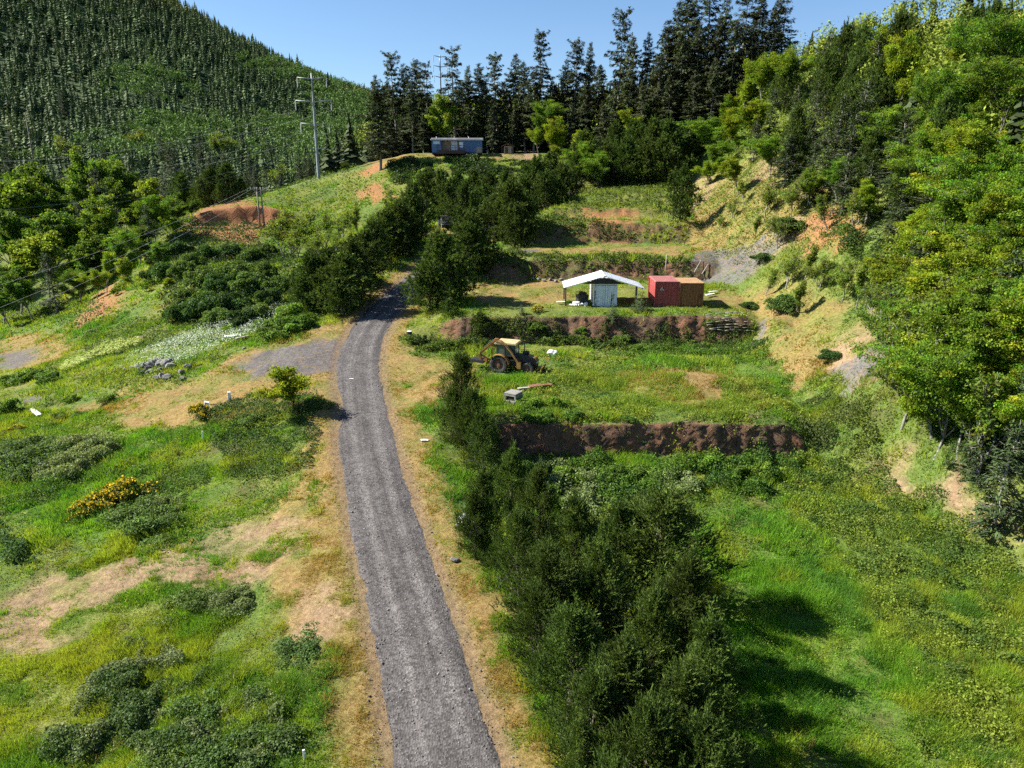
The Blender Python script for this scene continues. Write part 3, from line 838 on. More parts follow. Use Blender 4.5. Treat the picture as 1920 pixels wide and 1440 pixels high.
def soft_cones(pos, hs, rs, cols, k=100, leaf=.36):
    """far conifers as loose cones of small drooping sprays"""
    n = len(pos)
    f = rng.uniform(0, 1, (n, k)) ** 1.5; tier = np.round(f * 8) / 8; f = .06 + .92 * (f * .45 + tier * .55)
    az = rng.uniform(0, 6.283, (n, k)); q = rng.uniform(.35, 1.08, (n, k)) ** .6 * (1 + .25 * np.sin(az * 2 + rng.uniform(0, 6.28, (n, 1))))
    rr = rs[:, None] * (1 - f) ** .9 * q
    ox, oy = np.cos(az), np.sin(az)
    Pt = np.stack([pos[:, None, 0] + ox * rr, pos[:, None, 1] + oy * rr, pos[:, None, 2] + hs[:, None] * f - .12 * rr], -1).reshape(-1, 3)
    o = np.stack([ox, oy, np.full((n, k), -.25)], -1).reshape(-1, 3)
    nor = nrm(np.array([0, 0, 1.]) + o * .5 + rng.normal(0, .3, o.shape)); a = nrm(o - nor * (o * nor).sum(1, keepdims=True)); b = np.cross(nor, a)
    s = (leaf * rng.uniform(.6, 1.3, (n, k)) * (1.1 - .55 * f)).reshape(-1, 1)
    V = np.stack([Pt - a * s, Pt - b * s * .5, Pt + a * s, Pt + b * s * .5], 1).reshape(-1, 3)
    cc = np.repeat(cols, k, 0) * (1 + rng.normal(0, .2, (n * k, 1)))
    return V, np.arange(4 * n * k).reshape(n * k, 4), np.clip(np.repeat(cc, 4, 0), .004, 1)

def round_trees(pos, hs, rs, cols, leaves=70, leaf=.5):
    n = len(pos); k = leaves
    d = rng.normal(size=(n, k, 3)); d /= np.linalg.norm(d, axis=-1, keepdims=True)
    d[..., 2] = np.where(d[..., 2] < -.3, -d[..., 2], d[..., 2])
    lob = 1 + .3 * np.sin(3 * np.arctan2(d[..., 1], d[..., 0]) + rng.uniform(0, 6, (n, 1)))
    rr = rng.uniform(.6, 1.05, (n, k)) * lob
    Pt = np.stack([pos[:, None, 0] + d[..., 0] * rr * rs[:, None], pos[:, None, 1] + d[..., 1] * rr * rs[:, None],
                   pos[:, None, 2] + hs[:, None] * (.55 + .42 * d[..., 2] * rr)], -1).reshape(-1, 3)
    V, Fc = diamonds(Pt, rng.uniform(.6, 1.3, n * k) * leaf, .7, d.reshape(-1, 3), .8)
    cc = np.repeat(cols, k, 0) * (1 + rng.normal(0, .2, (n * k, 1)))
    return V, Fc, np.clip(np.repeat(cc, 4, 0), .004, 1)

# ---- variants
PINES = [make_pine(6.0, [2.4, 1.9, 2.2, 1.7][i], 101 + i, shoots=3600, k=11, nl=.12, w=.019, ang=.5, sl=(.26, .5), up=1.15, limbs=52, sprd=.21, dead=4) for i in range(4)]          # near, fine needles
PINES_M = [make_pine(7.0, 2.9, 151 + i, shoots=2600, k=7, nl=.26, w=.045, bare=.04) for i in range(4)]   # further off, coarser
SPRUCE = [make_spruce(22, 5.2, 201, .16, .14, size=.42), make_spruce(22, 4.4, 202, .28, .2, size=.42), make_spruce(22, 5.6, 203, .08, .1, droop=.45, size=.42),
          make_spruce(22, 4.0, 204, .42, .3, top_flat=1, size=.42), make_spruce(22, 4.8, 205, .22, .18, size=.42), make_spruce(22, 4.2, 206, .45, .28, top_flat=1, dens=.85, size=.42)]
YOUNG = [make_spruce(9, 2.3, 231 + i, .03, .08, col=(.035, .055, .02), droop=.22, size=.26, step=.36) for i in range(3)]
SAP = [make_spruce(3, 1.1, 241 + i, .02, .05, col=(.05, .08, .022), droop=.15, size=.13, step=.2, dens=2.2) for i in range(2)]
ALDER = [make_alder(10, 3.0, 301 + i, leaves=26000, leaf=.098, clump=.75, col=[(.19, .265, .02), (.145, .23, .022), (.21, .27, .02), (.115, .20, .022)][i % 4]) for i in range(5)]
ALDER_T = [make_alder(8, 1.7, 331 + i, leaves=3200, leaf=.12, bare=.25, col=(.15, .205, .03), clump=.5, spread=.6) for i in range(3)]   # thin young ones
MAPLE = [make_alder(10, 3.6, 351 + i, leaves=11000, leaf=.17, bare=.08, col=[(.095, .165, .024), (.12, .195, .026), (.16, .225, .028)][i], clump=.8) for i in range(3)]
BRAMB = [make_bush(1.7, 1.1, 401 + i, col=[(.12, .185, .045), (.165, .21, .08), (.095, .155, .04)][i], leaves=5200, leaf=.06, lobes=14) for i in range(3)]
BUSH = [make_bush(1.1, 1.2, 411 + i, col=[(.115, .19, .022), (.09, .155, .022)][i], leaves=2400, leaf=.07, lobes=7) for i in range(2)]
BUSHB = [make_bush(3.0, 3.2, 421 + i, col=[(.05, .095, .022), (.085, .135, .028)][i], leaves=7000, leaf=.15, lobes=14) for i in range(2)]
BROOM = [make_bush(1.2, 1.3, 431 + i, col=(.05, .075, .02), leaves=2600, leaf=.07, lobes=7, flower=(.70, .46, .02), nfl=900, asp=.35) for i in range(2)]
SMALLT = make_alder(3.5, 1.9, 391, leaves=9000, leaf=.085, bare=.03, col=(.20, .25, .02), clump=.5, spread=.8, bark='bark_dark')
# ------------------------------------------------------------------ planting
prng = np.random.default_rng(77)
ONES = ['first','second','third','fourth','fifth','sixth','seventh','eighth','ninth','tenth','eleventh','twelfth','thirteenth','fourteenth',
        'fifteenth','sixteenth','seventeenth','eighteenth','nineteenth']
TENS = {2:'twent',3:'thirt',4:'fort',5:'fift',6:'sixt',7:'sevent',8:'eight',9:'ninet'}
def ordinal(n):
    if n < 20: return ONES[n - 1]
    t, u = divmod(n, 10)
    return TENS[t] + 'ieth' if u == 0 else TENS[t] + 'y-' + ONES[u - 1]

def spawn(name, parts, loc, h, href, wide=1.0, rz=None, label=None, cat=None, group=None):
    """one plant: an Empty at its foot, its parts as children sharing the meshes of its kind"""
    rz = prng.uniform(0, 6.283) if rz is None else rz
    s = h / href
    e = empty(name, loc, rz, label, cat, group, (s * wide, s * wide, s))
    for p in parts:
        pn, me = p if isinstance(p, tuple) and isinstance(p[0], str) else (p.name.split('.')[0], p)
        link(pn, me, e)
    return e

def grove(name, cat, group, where, kinds, items, href, look, sink=.1, wide=1.0, jit=.12):
    """items: (px, py_top, h) or (px, py_top, ('Y', Y)); labelled by place from left to right in the group"""
    its = sorted(items, key=lambda t: t[0])
    res = []
    for i, it in enumerate(its):
        px, py, hh = it[:3]
        if isinstance(hh, tuple): x, y, z, h = top_Y(px, py, hh[1])
        else: x, y, z, h = top_h(px, py, hh)
        h = max(h, href * .12)
        kd = kinds[it[3]] if len(it) > 3 else kinds[prng.integers(0, len(kinds))]
        lk = look[int(prng.integers(0, len(look)))] if isinstance(look, list) else look
        lab = '%s %s, %s from the left' % (lk, where, ordinal(i + 1))
        res.append(spawn(name, kd, (x, y, z - sink), h, href, wide * (1 + prng.normal(0, jit)) * (href / h) ** .25, None, lab, cat, group))
    return res

# near clump of shore pines between the road and the lower field
FP = [(868,680,5.2,0),(886,735,4.4,2),(850,730,3.8,2),(905,775,4.2),(958,845,4.4),(905,890,4.4),(890,930,3.6),(1010,880,4.8),(1085,935,5.0),(975,965,4.4),(1165,945,5.2),(1235,930,6.2),
      (1030,1040,4.8),(1130,1030,5.4),(1295,1045,5.6),(1225,1120,5.4),(1075,1150,5.0),(1345,1175,6.0),(1010,1110,3.8),(1175,1215,5.2),(1290,1250,5.6),
      (1110,1270,4.6),(1230,1340,5.2),(1330,1360,5.4),(1090,1370,3.6),(1150,1440,4.4),(1290,1480,5.0)]
grove('shore_pine', 'pine tree', 'shore pines in the near roadside clump', 'in the near roadside clump', PINES, FP, 6.0,
      ['dense dark shore pine', 'bushy olive green shore pine', 'upright dark green shore pine'], wide=1.02)
# pines further along the road
RP = [(590,478,('Y',76)),(622,470,('Y',77)),(570,520,('Y',75)),(650,480,('Y',74)),(668,455,('Y',78)),(690,438,('Y',82)),(640,520,('Y',72.5)),(702,418,('Y',91)),(726,398,('Y',95)),(748,385,('Y',99)),(772,362,('Y',103)),(778,346,('Y',108)),(668,480,('Y',84)),(715,450,('Y',90)),(755,420,('Y',96)),(764,395,('Y',101))]
grove('shore_pine', 'pine tree', 'dark pines lining the left of the road', 'in the row left of the road', PINES_M, RP, 7.0,
      ['bushy dark pine', 'spreading dark pine'], wide=1.15)
RP2 = [(832,440,('Y',74)),(805,490,('Y',73)),(850,470,('Y',76)),(880,405,('Y',88)),(878,425,('Y',86)),(900,430,('Y',89)),(876,350,('Y',108)),(955,345,('Y',103)),(930,365,('Y',105)),(983,362,('Y',104)),(965,385,('Y',100)),(845,560,('Y',69)),(900,585,('Y',67))]
grove('shore_pine', 'pine tree', 'dark pines right of the road', 'right of the shaded road', PINES_M, RP2, 7.0,
      ['rounded dark pine', 'dense dark pine'], wide=1.1)
KP = [(800,325,('Y',122)),(828,322,('Y',125)),(858,325,('Y',127)),(890,322,('Y',127)),(918,325,('Y',125)),(950,325,('Y',121)),(1000,300,('Y',128)),(1030,290,('Y',131)),(1055,310,('Y',128)),(985,335,('Y',116)),(840,345,('Y',117)),(905,350,('Y',116)),(1020,325,('Y',120)),(1045,335,('Y',121))]
grove('shore_pine', 'pine tree', 'dark pines on the slope below the blue house', 'on the slope below the blue house', PINES_M, KP, 7.0,
      ['dense dark pine', 'broad dark pine'], wide=1.1)
grove('shore_pine', 'pine tree', None, 'standing alone at the edge of the upper grassy benches', PINES_M, [(1275,318,('Y',106))], 7.0, 'dark rounded pine', wide=1.0)[0]['label'] = 'dark rounded pine standing alone where the upper grass benches meet the steep slope'
DP = [(1098,250,('Y',140)),(1150,235,('Y',143)),(1190,232,('Y',141)),(1222,228,('Y',139)),(1252,230,('Y',138)),(1170,262,('Y',135)),(1210,265,('Y',134)),(1242,262,('Y',133)),(1130,275,('Y',136)),(1278,250,('Y',140)),(1080,290,('Y',133)),(1295,225,('Y',143))]
grove('shore_pine', 'pine tree', 'dark pines above the highest grass bench', 'above the highest grass bench', PINES_M, DP, 7.0,
      ['broad dark pine', 'shaded dark pine'], wide=1.2)
# tall spruces on the skyline
SPL = [(713,138,('Y',146),0),(743,100,('Y',170),3),(762,116,('Y',172),0),(785,106,('Y',168),4),(803,121,('Y',166),5),(728,150,('Y',178),2),(775,150,('Y',160),1),
       (852,92,('Y',163),5),(880,120,('Y',172),1),(900,116,('Y',174),0),(930,103,('Y',166),3),(915,150,('Y',163),4),(865,160,('Y',175),2),(835,170,('Y',178),0),(945,150,('Y',170),0),
       (968,98,('Y',168),1),(985,112,('Y',163),4),(1012,60,('Y',170),3),(1000,130,('Y',160),0),(1035,150,('Y',168),2),(925,200,('Y',157),2),(960,205,('Y',158),4),(735,220,('Y',160),2),(795,215,('Y',157),0),(760,210,('Y',163),2)]
grove('spruce_tree', 'spruce', 'tall spruces behind the blue house', 'behind the blue house', SPRUCE, SPL, 22, ['tall dark spruce', 'lanky dark spruce', 'tall layered spruce'], wide=1.05)
SPR = [(1060,112,('Y',172),0),(1077,78,('Y',168),3),(1103,76,('Y',170),1),(1120,120,('Y',160),2),(1157,20,('Y',165),3),(1185,62,('Y',162),4),(1206,58,('Y',165),1),(1175,120,('Y',153),0),
       (1240,34,('Y',158),0),(1262,-2,('Y',160),1),(1288,-18,('Y',156),4),(1318,-25,('Y',160),3),(1348,-18,('Y',155),1),(1383,-30,('Y',150),5),(1410,-22,('Y',154),0),(1436,-5,('Y',148),4),(1458,0,('Y',150),5),
       (1300,40,('Y',150),0),(1335,30,('Y',148),1),(1270,60,('Y',150),2),(1225,100,('Y',150),0),(1365,40,('Y',146),3),(1400,35,('Y',145),1),(1200,150,('Y',148),2),(1150,160,('Y',152),0),(1095,150,('Y',158),0),(1250,140,('Y',146),2),(1295,130,('Y',143),0),(1330,110,('Y',141),1),(1130,190,('Y',147),2),(1070,190,('Y',150),0)]
grove('spruce_tree', 'spruce', 'tall spruces on the ridge above the benches', 'on the ridge above the benches', SPRUCE, SPR, 22, ['tall dark spruce', 'gaunt dark spruce', 'tall layered spruce'], wide=1.05)
# young conifers standing out
YC = [('spiky young conifer at the foot of the left wood', 108,472,('Y',103)), ('dark young conifer beside yellow green alders left of the red earth', 286,382,('Y',113)),
      ('spruce with bare lower trunk in the left wood below the hill', 332,262,('Y',168)), ('dark cone shaped spruce beside the pale leafy tree left', 200,312,('Y',150)),
      ('bluish young conifer low on the right edge of the slope', 1905,790,6.5), ('dark spruce among alders at the right edge', 1880,560,7),
      ('small conifer above the green right slope edge', 1860,730,5.5), ('dark young conifer at the right edge over the brambles', 1935,690,6)]
for lab, px, py, hh in YC:
    x, y, z, h = top_Y(px, py, hh[1]) if isinstance(hh, tuple) else top_h(px, py, hh)
    spawn('young_conifer', YOUNG[prng.integers(0, 3)], (x, y, z - .1), h, 9, 1.1, None, lab, 'conifer')
CP_ = [(400,318,('Y',146)),(430,310,('Y',148)),(380,338,('Y',144)),(455,335,('Y',150)),(350,330,('Y',150)),(415,345,('Y',142))]
grove('shore_pine', 'pine tree', 'pines above the red earth cutting', 'above the red earth cutting', PINES_M, CP_, 7.0, 'dark scrubby pine', wide=1.0)

# right-hand slope
RA = [(1330,215,8),(1352,175,9),(1400,130,9),(1440,95,10),(1490,80,10),(1640,38,10),(1738,50,10),(1792,45,9),(1850,30,9),(1905,25,10),(1700,75,9),
      (1380,200,8),(1430,185,8),(1340,262,6),(1390,290,5.5),(1325,300,4.5),(1700,112,8),(1762,130,8),(1832,110,8),(1900,100,8),(1680,190,7.5),(1742,232,7),(1822,210,8),(1890,220,8),(1935,160,9),
      (1450,250,6),(1580,290,5),(1530,312,4.5),(1640,330,4.5),(1705,280,7),(1790,292,7),(1862,270,8),(1915,310,8),(1825,345,7.5),(1755,400,6.5),(1885,430,7),(1940,400,8),
      (1700,380,6),(1790,470,6.5),(1720,480,5.5),(1850,520,6.5),(1905,560,7),(1840,620,6.5),(1895,690,6.5),(1780,640,6.5),(1930,610,7),(1800,560,6.5),(1690,560,5),(1930,500,8),(1870,340,8)]
grove('alder_tree', 'alder', 'yellow green alders on the right slope', 'on the steep right slope', ALDER, RA, 10,
      ['leafy yellow green alder', 'bright green alder', 'rounded yellow green alder'], wide=1.05)
RD = [(1480,115,8.5),(1500,205,7),(1590,50,9.5),(1622,55,9),(1696,30,9.5),(1600,130,8),(1655,112,8),(1832,22,9),(1872,15,9),(1780,190,7.5),(1492,245,6),(1722,305,6),(1555,100,9),(1640,250,6)]
grove('shore_pine', 'pine tree', 'dark pines among the alders on the right slope', 'among the alders on the right slope', PINES_M, RD, 7.0,
      ['dark pine', 'dense dark green pine'], wide=.78)
RL = [(1690,805,7),(1745,872,8.2),(1795,865,7.5),(1835,905,7),(1720,745,7),(1785,790,8),(1845,830,8),(1905,865,8),(1683,705,6),(1755,700,7),(1662,650,5.5),(1820,740,8),(1885,770,8.5),(1940,820,9),(1950,720,9),(1700,640,6)]
for i, (px, py, h) in enumerate(sorted(RL)):
    x, y, z = G3(px, py)
    spawn('alder_tree', (ALDER if h > 7.2 else ALDER_T)[prng.integers(0, 3)], (x, y, z - .1), h, 10 if h > 7.2 else 8, .95 if h > 7.2 else 1.15, None,
          'pale-stemmed alder at the lower right wood edge, %s from the left' % ordinal(i + 1), 'alder', 'alders at the lower edge of the right slope')
RY_ = [(1540,150,9),(1580,175,9),(1625,150,9),(1600,215,8),(1500,160,9),(1450,165,8),(1560,60,10),(1655,60,10),(1700,200,8),(1760,300,7),(1840,400,7),(1900,470,8),(1760,545,6),(1530,262,7),(1592,285,6.5),(1640,300,6),(1560,230,7),(1480,250,6.5),(1700,330,6),(1420,215,7),(1660,215,7),(1610,190,7),(1740,430,6),(1790,520,6)]
grove('young_conifer', 'conifer', 'dark young conifers among the alders on the right slope', 'among the right slope alders', YOUNG, RY_, 9, 'layered dark green conifer', wide=1.25)
RT = [(1400,335,3.5),(1375,370,3),(1440,345,4),(1490,335,4.5),(1465,400,4),(1420,400,3),(1480,470,4),(1515,455,4),(1545,480,3.5),(1500,520,3.5),(1640,430,6.5),(1620,470,5),(1590,480,4),(1350,400,2.5),(1560,360,4),(1610,350,4.5),(1440,500,3),(1680,470,5),(1660,520,4.5)]
grove('alder_tree', 'alder', 'thin young alders on the open part of the right slope', 'on the open right slope', ALDER_T, RT, 8,
      ['thin young alder with pale stem', 'sparse young alder'], wide=1.1)
RB = [(1485,400,2.0),(1405,560,1.0),(1560,650,1.0),(1470,545,1.8),(1435,470,1.2)]
grove('dark_bush', 'bush', 'dark bushes on the right slope', 'on the right slope', BUSHB, RB, 3.2, 'dark green bush', wide=1.0)

# left valley wood
LM = [(160,272,('Y',163)),(215,287,('Y',165)),(70,328,('Y',146)),(30,345,('Y',150)),(130,335,('Y',149)),(182,345,('Y',146)),(270,300,('Y',168)),(20,388,('Y',130)),(62,384,('Y',127)),(112,394,('Y',124)),(160,390,('Y',125)),(212,380,('Y',122)),(245,375,('Y',126)),(330,376,('Y',126)),(360,372,('Y',130)),
      (100,428,('Y',115)),(40,450,('Y',112)),(8,478,('Y',108)),(62,505,('Y',105)),(20,530,('Y',102)),(150,440,('Y',112)),(-30,420,('Y',120)),(180,430,('Y',113)),(100,300,('Y',165)),(10,300,('Y',160)),(240,330,('Y',155)),(300,330,('Y',158)),(345,350,('Y',150))]
grove('leafy_tree', 'tree', 'deep green broadleaf trees in the left valley', 'in the left valley', MAPLE, LM, 10,
      ['deep green broadleaf tree', 'rounded leafy tree', 'mid green leafy tree'], wide=1.05)
LA = [(290,362,('Y',119)),(232,430,('Y',107)),(200,470,('Y',102)),(182,500,('Y',99)),(252,480,('Y',98)),(272,528,('Y',93)),(300,450,('Y',104)),(215,540,('Y',95)),(330,400,('Y',117)),(255,420,('Y',112)),(150,500,('Y',104)),(310,520,('Y',90))]
grove('alder_tree', 'alder', 'yellow green alders on the left bank', 'on the bank left of the red earth', ALDER, LA, 10,
      ['yellow green alder', 'loose yellow green alder'], wide=.95)
LS = [(545,385,('Y',110)),(576,390,('Y',110)),(612,392,('Y',108)),(642,388,('Y',112)),(672,382,('Y',115)),(702,385,('Y',112)),(528,402,('Y',107)),(722,398,('Y',104)),(600,430,('Y',99)),(655,428,('Y',99)),(740,345,('Y',113)),(560,425,('Y',103)),(630,415,('Y',104)),(590,450,('Y',96))]
grove('alder_tree', 'alder', 'alders with pale stems between red earth and road', 'between the red earth and the road', ALDER_T, LS, 8,
      ['slim alder with pale stem', 'light green slim alder'], wide=1.35)
MA = [(1035,182,('Y',151)),(1085,262,('Y',138)),(1112,280,('Y',133)),(1060,215,('Y',146)),(1075,240,('Y',142)),(1010,235,('Y',150)),(1225,190,('Y',150)),(1185,200,('Y',150))]
grove('alder_tree', 'alder', 'light green trees at the foot of the spruces', 'at the foot of the tall spruces', ALDER, MA, 10, 'light green leafy tree', wide=1.0)
single_olive = spawn('leafy_tree', MAPLE[2], (lambda t: (t[0], t[1], t[2] - .1))(top_Y(846, 172, 158)), top_Y(846, 172, 158)[3], 10, 1.0, None, 'pale olive leafy tree just behind the left half of the blue house', 'tree')
# big dark evergreen shrubs on the shaded bank below the red earth
LBs = [(340,480,3),(375,490,3),(410,500,3),(440,480,3.2),(465,500,3),(350,530,3),(390,540,3),(430,535,3),(330,440,3),(380,450,3),(430,450,2.6),(470,455,3),(500,480,3),(330,560,2.6),(400,570,2.2),(450,570,2.4),(500,530,2.8),(520,510,2.4),(480,560,2.0),(300,480,3.5),(360,465,3),(500,450,2.6)]
grove('evergreen_shrub', 'shrub', 'dark evergreen shrubs below the red earth', 'below the red earth', BUSHB, LBs, 3.2, 'big dark evergreen shrub', wide=.8)
# a sapling at the road edge and others that stand alone
def single(name, cat, label, parts, px, py, h, href, wide=1.0, Y=None, group=None):
    if Y: x, y, z, h = top_Y(px, py, Y)
    else: x, y, z, h = top_h(px, py, h)
    return spawn(name, parts, (x, y, z - .05), h, href, wide, None, label, cat, group)
single('young_tree', 'tree', 'bright yellow green young tree on its own left of the road', SMALLT, 540, 672, 3.6, 3.5, 1.0)
single('young_conifer', 'conifer', 'small spruce in front of the red container', SAP[0], 1204, 548, 1.9, 3, 1.5)
single('young_conifer', 'conifer', 'little spruce at the bank edge in front of the white container', SAP[1], 1150, 574, 1.5, 3, 1.4)
single('young_conifer', 'conifer', 'tiny spruce growing on the bank left of the carport', SAP[1], 978, 572, 1.0, 3, 1.2)
# scotch broom in yellow bloom
for lab, px, py, h, w_, k in [('large broom bush with yellow flowers in the left grass', 228, 895, 1.7, 1.15, 0), ('second yellow broom clump left of the large one', 165, 930, 1.2, 1.1, 1), ('yellow broom between the two other broom clumps in the left grass', 196, 915, 1.3, 1.0, 0),
                       ('dark broom with yellow tips beside the white posts', 372, 750, 1.5, .8, 0), ('small yellow broom on the bank edge left of the carport', 1008, 568, .9, .9, 1), ('tiny broom with orange bloom at the left edge', 28, 795, .7, 1.2, 1)]:
    single('broom_bush', 'bush', lab, BROOM[k], px, py, h, 1.3, w_)
single('leafy_climber', 'climber', 'bright green leafy climber among the dark pines of the near clump', make_bush(.7, 1.8, 455, col=(.16, .30, .03), leaves=420, leaf=.075, lobes=5), 1232, 1035, 4.6, 5.2, 1.0)
# bramble mounds and bushes
BR = [(40,815,1.4),(90,822,1.5),(140,810,1.5),(10,840,1.6),(60,850,1.4),(120,845,1.4),(175,815,1.3),(255,940,1.2),(285,955,1.2),(300,930,1.0),(470,770,.8),(585,745,.7),(350,1115,.75),(428,1105,.8)]
grove('bramble_bush', 'bush', 'dark bramble mounds in the left field', 'in the left field', BRAMB, BR, 1.1, ['dark bramble mound', 'low dark green bramble'], wide=1.0, sink=.05)
BR2 = [(370,1310,.9),(300,1400,.8),(410,1385,1.0),(495,1365,.8),(340,1450,1.0),(455,1440,.9),(560,1200,.6)]
grove('bramble_bush', 'bush', 'bramble mounds at the bottom left', 'in the bottom left patch', BRAMB, BR2, 1.1, ['pale-leaved bramble mound', 'tangled bramble mound'], wide=1.15, sink=.1)
BG = [(1000,740,1.1),(1040,735,1.2),(1075,760,1.0),(985,770,.9),(1025,765,1.0),(1120,770,.5),(1180,775,.5),(20,690,1.6),(60,680,1.6),(15,740,1.6),(90,690,1.3),(135,735,.8),(205,735,.9),(105,765,.8),(150,765,.6),(1065,560,.5),(1010,600,1.0),(1200,640,.8),(1330,600,.8),(1090,610,.8),(1170,620,.8)]
grove('green_bush', 'bush', 'fresh green bushes scattered over the clearings', 'in the clearings', BUSH, BG, 1.2, ['fresh green bush', 'small bright bush'], wide=1.1)
LG = [(525,580,2.2),(548,560,2.4),(565,575,2.0),(505,600,1.6),(540,600,1.6)]
grove('green_bush', 'bush', 'bright bushes at the end of the white flowers', 'beyond the white flowers', BUSH, LG, 1.2, 'bright yellow green bush', wide=1.2)
FB = [(985,855,1.6),(1020,850,1.7),(1060,865,1.5),(1100,870,1.4),(1150,865,1.3),(1040,900,1.5),(1090,905,1.3),(1140,900,1.2),(1200,865,1.0),(1260,870,1.2),(1330,850,1.3),(1380,860,1.2),(1440,860,1.1),(1180,910,1.0),(1250,925,1.2),(1300,890,.9)]
grove('green_bush', 'bush', 'green bushes at the foot of the lowest earth wall', 'under the lowest earth wall', [BRAMB[1], BUSH[0], BUSH[1]], FB, 1.2, ['leafy green bush', 'spreading bramble'], wide=1.15)

# ---- the wooded hill: the nearest trees one by one, the rest as one far wood
def hill_pts(n):
    p = np.stack([prng.uniform(-500, 60, n), prng.uniform(168, 640, n)], 1)
    return p
hp = hill_pts(105000)
# even spacing through a coarse occupancy grid
key = (np.floor(hp[:, 0] / 3.9).astype(int) * 10000 + np.floor(hp[:, 1] / 3.9).astype(int))
_, ui = np.unique(key, return_index=True); hp = hp[ui]
zz = H(hp[:, 0], hp[:, 1], False)
d = hp[:, 1] * CP - (zz - CAMZ) * SP
sx_ = 960 + F * hp[:, 0] / d
sy_ = 720 - F * ((zz - CAMZ) * CP + hp[:, 1] * SP) / d
keep = (sx_ > -560) & (sx_ < 1150) & (sy_ > -140) & (hp[:, 1] > 172 + np.maximum(0, hp[:, 0] + 60) * .4) & (prng.uniform(0, 1, len(hp)) < .72 + .4 * sstep((fbm(hp[:, 0] * .03, hp[:, 1] * .02, 207, 3) - .3) * 4))
# leave the pole's knoll, the house bench and the earth cut open
keep &= ~((hp[:, 0] > -60) & (hp[:, 1] < 178)) & (np.maximum(0, hp[:, 0] + 30) < 1e9)
hp = hp[keep]; zz = zz[keep]; sx_ = sx_[keep]; sy_ = sy_[keep]; d = d[keep]
broad = fbm(hp[:, 0] * .022, hp[:, 1] * .022, 201, 3) + .16 * sstep((sx_ - 380) / 160) * sstep((sy_ - 150) / 80) - .1 * sstep((150 - sy_) / 120)
isb = (broad + prng.normal(0, .06, len(hp))) > .655
hs = np.where(isb, prng.uniform(4.5, 7, len(hp)), prng.uniform(4, 7.5, len(hp)))
hs *= np.where(prng.uniform(0, 1, len(hp)) < .10, 1.4, 1) * (.75 + .5 * fbm(hp[:, 0] * .06, hp[:, 1] * .06, 209, 3))
order = np.argsort(-hs / d)
con = [i for i in order if not isb[i]][:230]; brd = [i for i in order if isb[i]][:60]
rest = np.setdiff1d(np.arange(len(hp)), con + brd)
band = lambda px: 'behind the tall steel pole' if 480 < px < 700 else ('low on the hill left of the pole' if px <= 480 else 'behind the house spruces')
for i in con:
    g = band(sx_[i])
    spawn('hill_conifer', YOUNG[prng.integers(0, 3)], (hp[i, 0], hp[i, 1], zz[i] - .2), hs[i] * 1.1, 9, 1.0, None, 'small dark conifer, one of many alike ' + g, 'conifer', 'conifers ' + g)
for i in brd:
    g = band(sx_[i])
    spawn('hill_alder', ALDER_T[prng.integers(0, 3)], (hp[i, 0], hp[i, 1], zz[i] - .2), hs[i], 8, 1.6, None, 'rounded green tree, one of several alike ' + g, 'tree', 'broadleaf trees ' + g)
rc = rest[~isb[rest]]; rb_ = rest[isb[rest]]
pos = np.column_stack([hp, zz - .2])
tone = .6 + .8 * fbm(hp[:, 0] * .045, hp[:, 1] * .045, 211, 3)
cc = np.array([.090, .132, .050]) * tone[:, None] * (1 + prng.normal(0, .16, (len(hp), 1)))
yl = sstep((fbm(hp[:, 0] * .012, hp[:, 1] * .012, 215, 2) - .5) * 5)[:, None]
cc = cc * (1 - yl) + yl * np.array([.145, .172, .052]) * tone[:, None]
cb_ = np.array([.10, .16, .036]) * (.75 + .4 * prng.uniform(0, 1, (len(hp), 1)))
rng = np.random.default_rng(5)
Va, Fa, Ca = cone_trees(pos[rc], hs[rc] * 1.2, hs[rc] * .30, cc[rc] * .85, 6, 6)
Vb, Fb, Cb = soft_cones(pos[rc], hs[rc] * 1.22, hs[rc] * .38, cc[rc], 45, .40)
V1, F1, C1 = np.concatenate([Va, Vb]), np.concatenate([Fa, Fb + len(Va)]), np.concatenate([Ca, Cb])
V2, F2, C2 = round_trees(pos[rb_], hs[rb_], hs[rb_] * .42, cb_[rb_], 110, .42)
prop(link('hill_wood', mesh_from('hill_wood', np.concatenate([V1, V2]), [F1, F2 + len(V1)], M['hillwood'], np.concatenate([C1, C2]))),
     'dense wood of young conifers and broadleaf trees covering the hill', 'wood', kind='stuff')
# ---- the wood behind the ridge and over the right slope
bp = np.stack([prng.uniform(-40, 220, 9000), prng.uniform(150, 330, 9000)], 1)
bp2 = np.stack([prng.uniform(42, 150, 6000), prng.uniform(20, 150, 6000)], 1)
bp = np.concatenate([bp, bp2])
key = (np.floor(bp[:, 0] / 4.2).astype(int) * 10000 + np.floor(bp[:, 1] / 4.2).astype(int))
_, ui = np.unique(key, return_index=True); bp = bp[ui]
bz = H(bp[:, 0], bp[:, 1], False)
inner = (bp[:, 0] > -34) & (bp[:, 0] < 16) & (bp[:, 1] < 164)
slope = (bp[:, 0] - foot_x(bp[:, 1]) > 19) & (bp[:, 1] < 150)
ok = (~inner) & (slope | (bp[:, 1] >= 156)) & (bp[:, 1] < 240)
bp = bp[ok]; bz = bz[ok]; n = len(bp)
bh = np.where(bp[:, 1] < 150, prng.uniform(4.5, 7, n), prng.uniform(7, 12, n))
bc = np.array([.036, .052, .02]) * (.7 + .6 * prng.uniform(0, 1, (n, 1)))
lite = prng.uniform(0, 1, n) < np.where(bp[:, 1] < 150, .55, .12)
V1, F1, C1 = cone_trees(np.column_stack([bp, bz - .2])[~lite], bh[~lite], bh[~lite] * .26, bc[~lite], 7, 8)
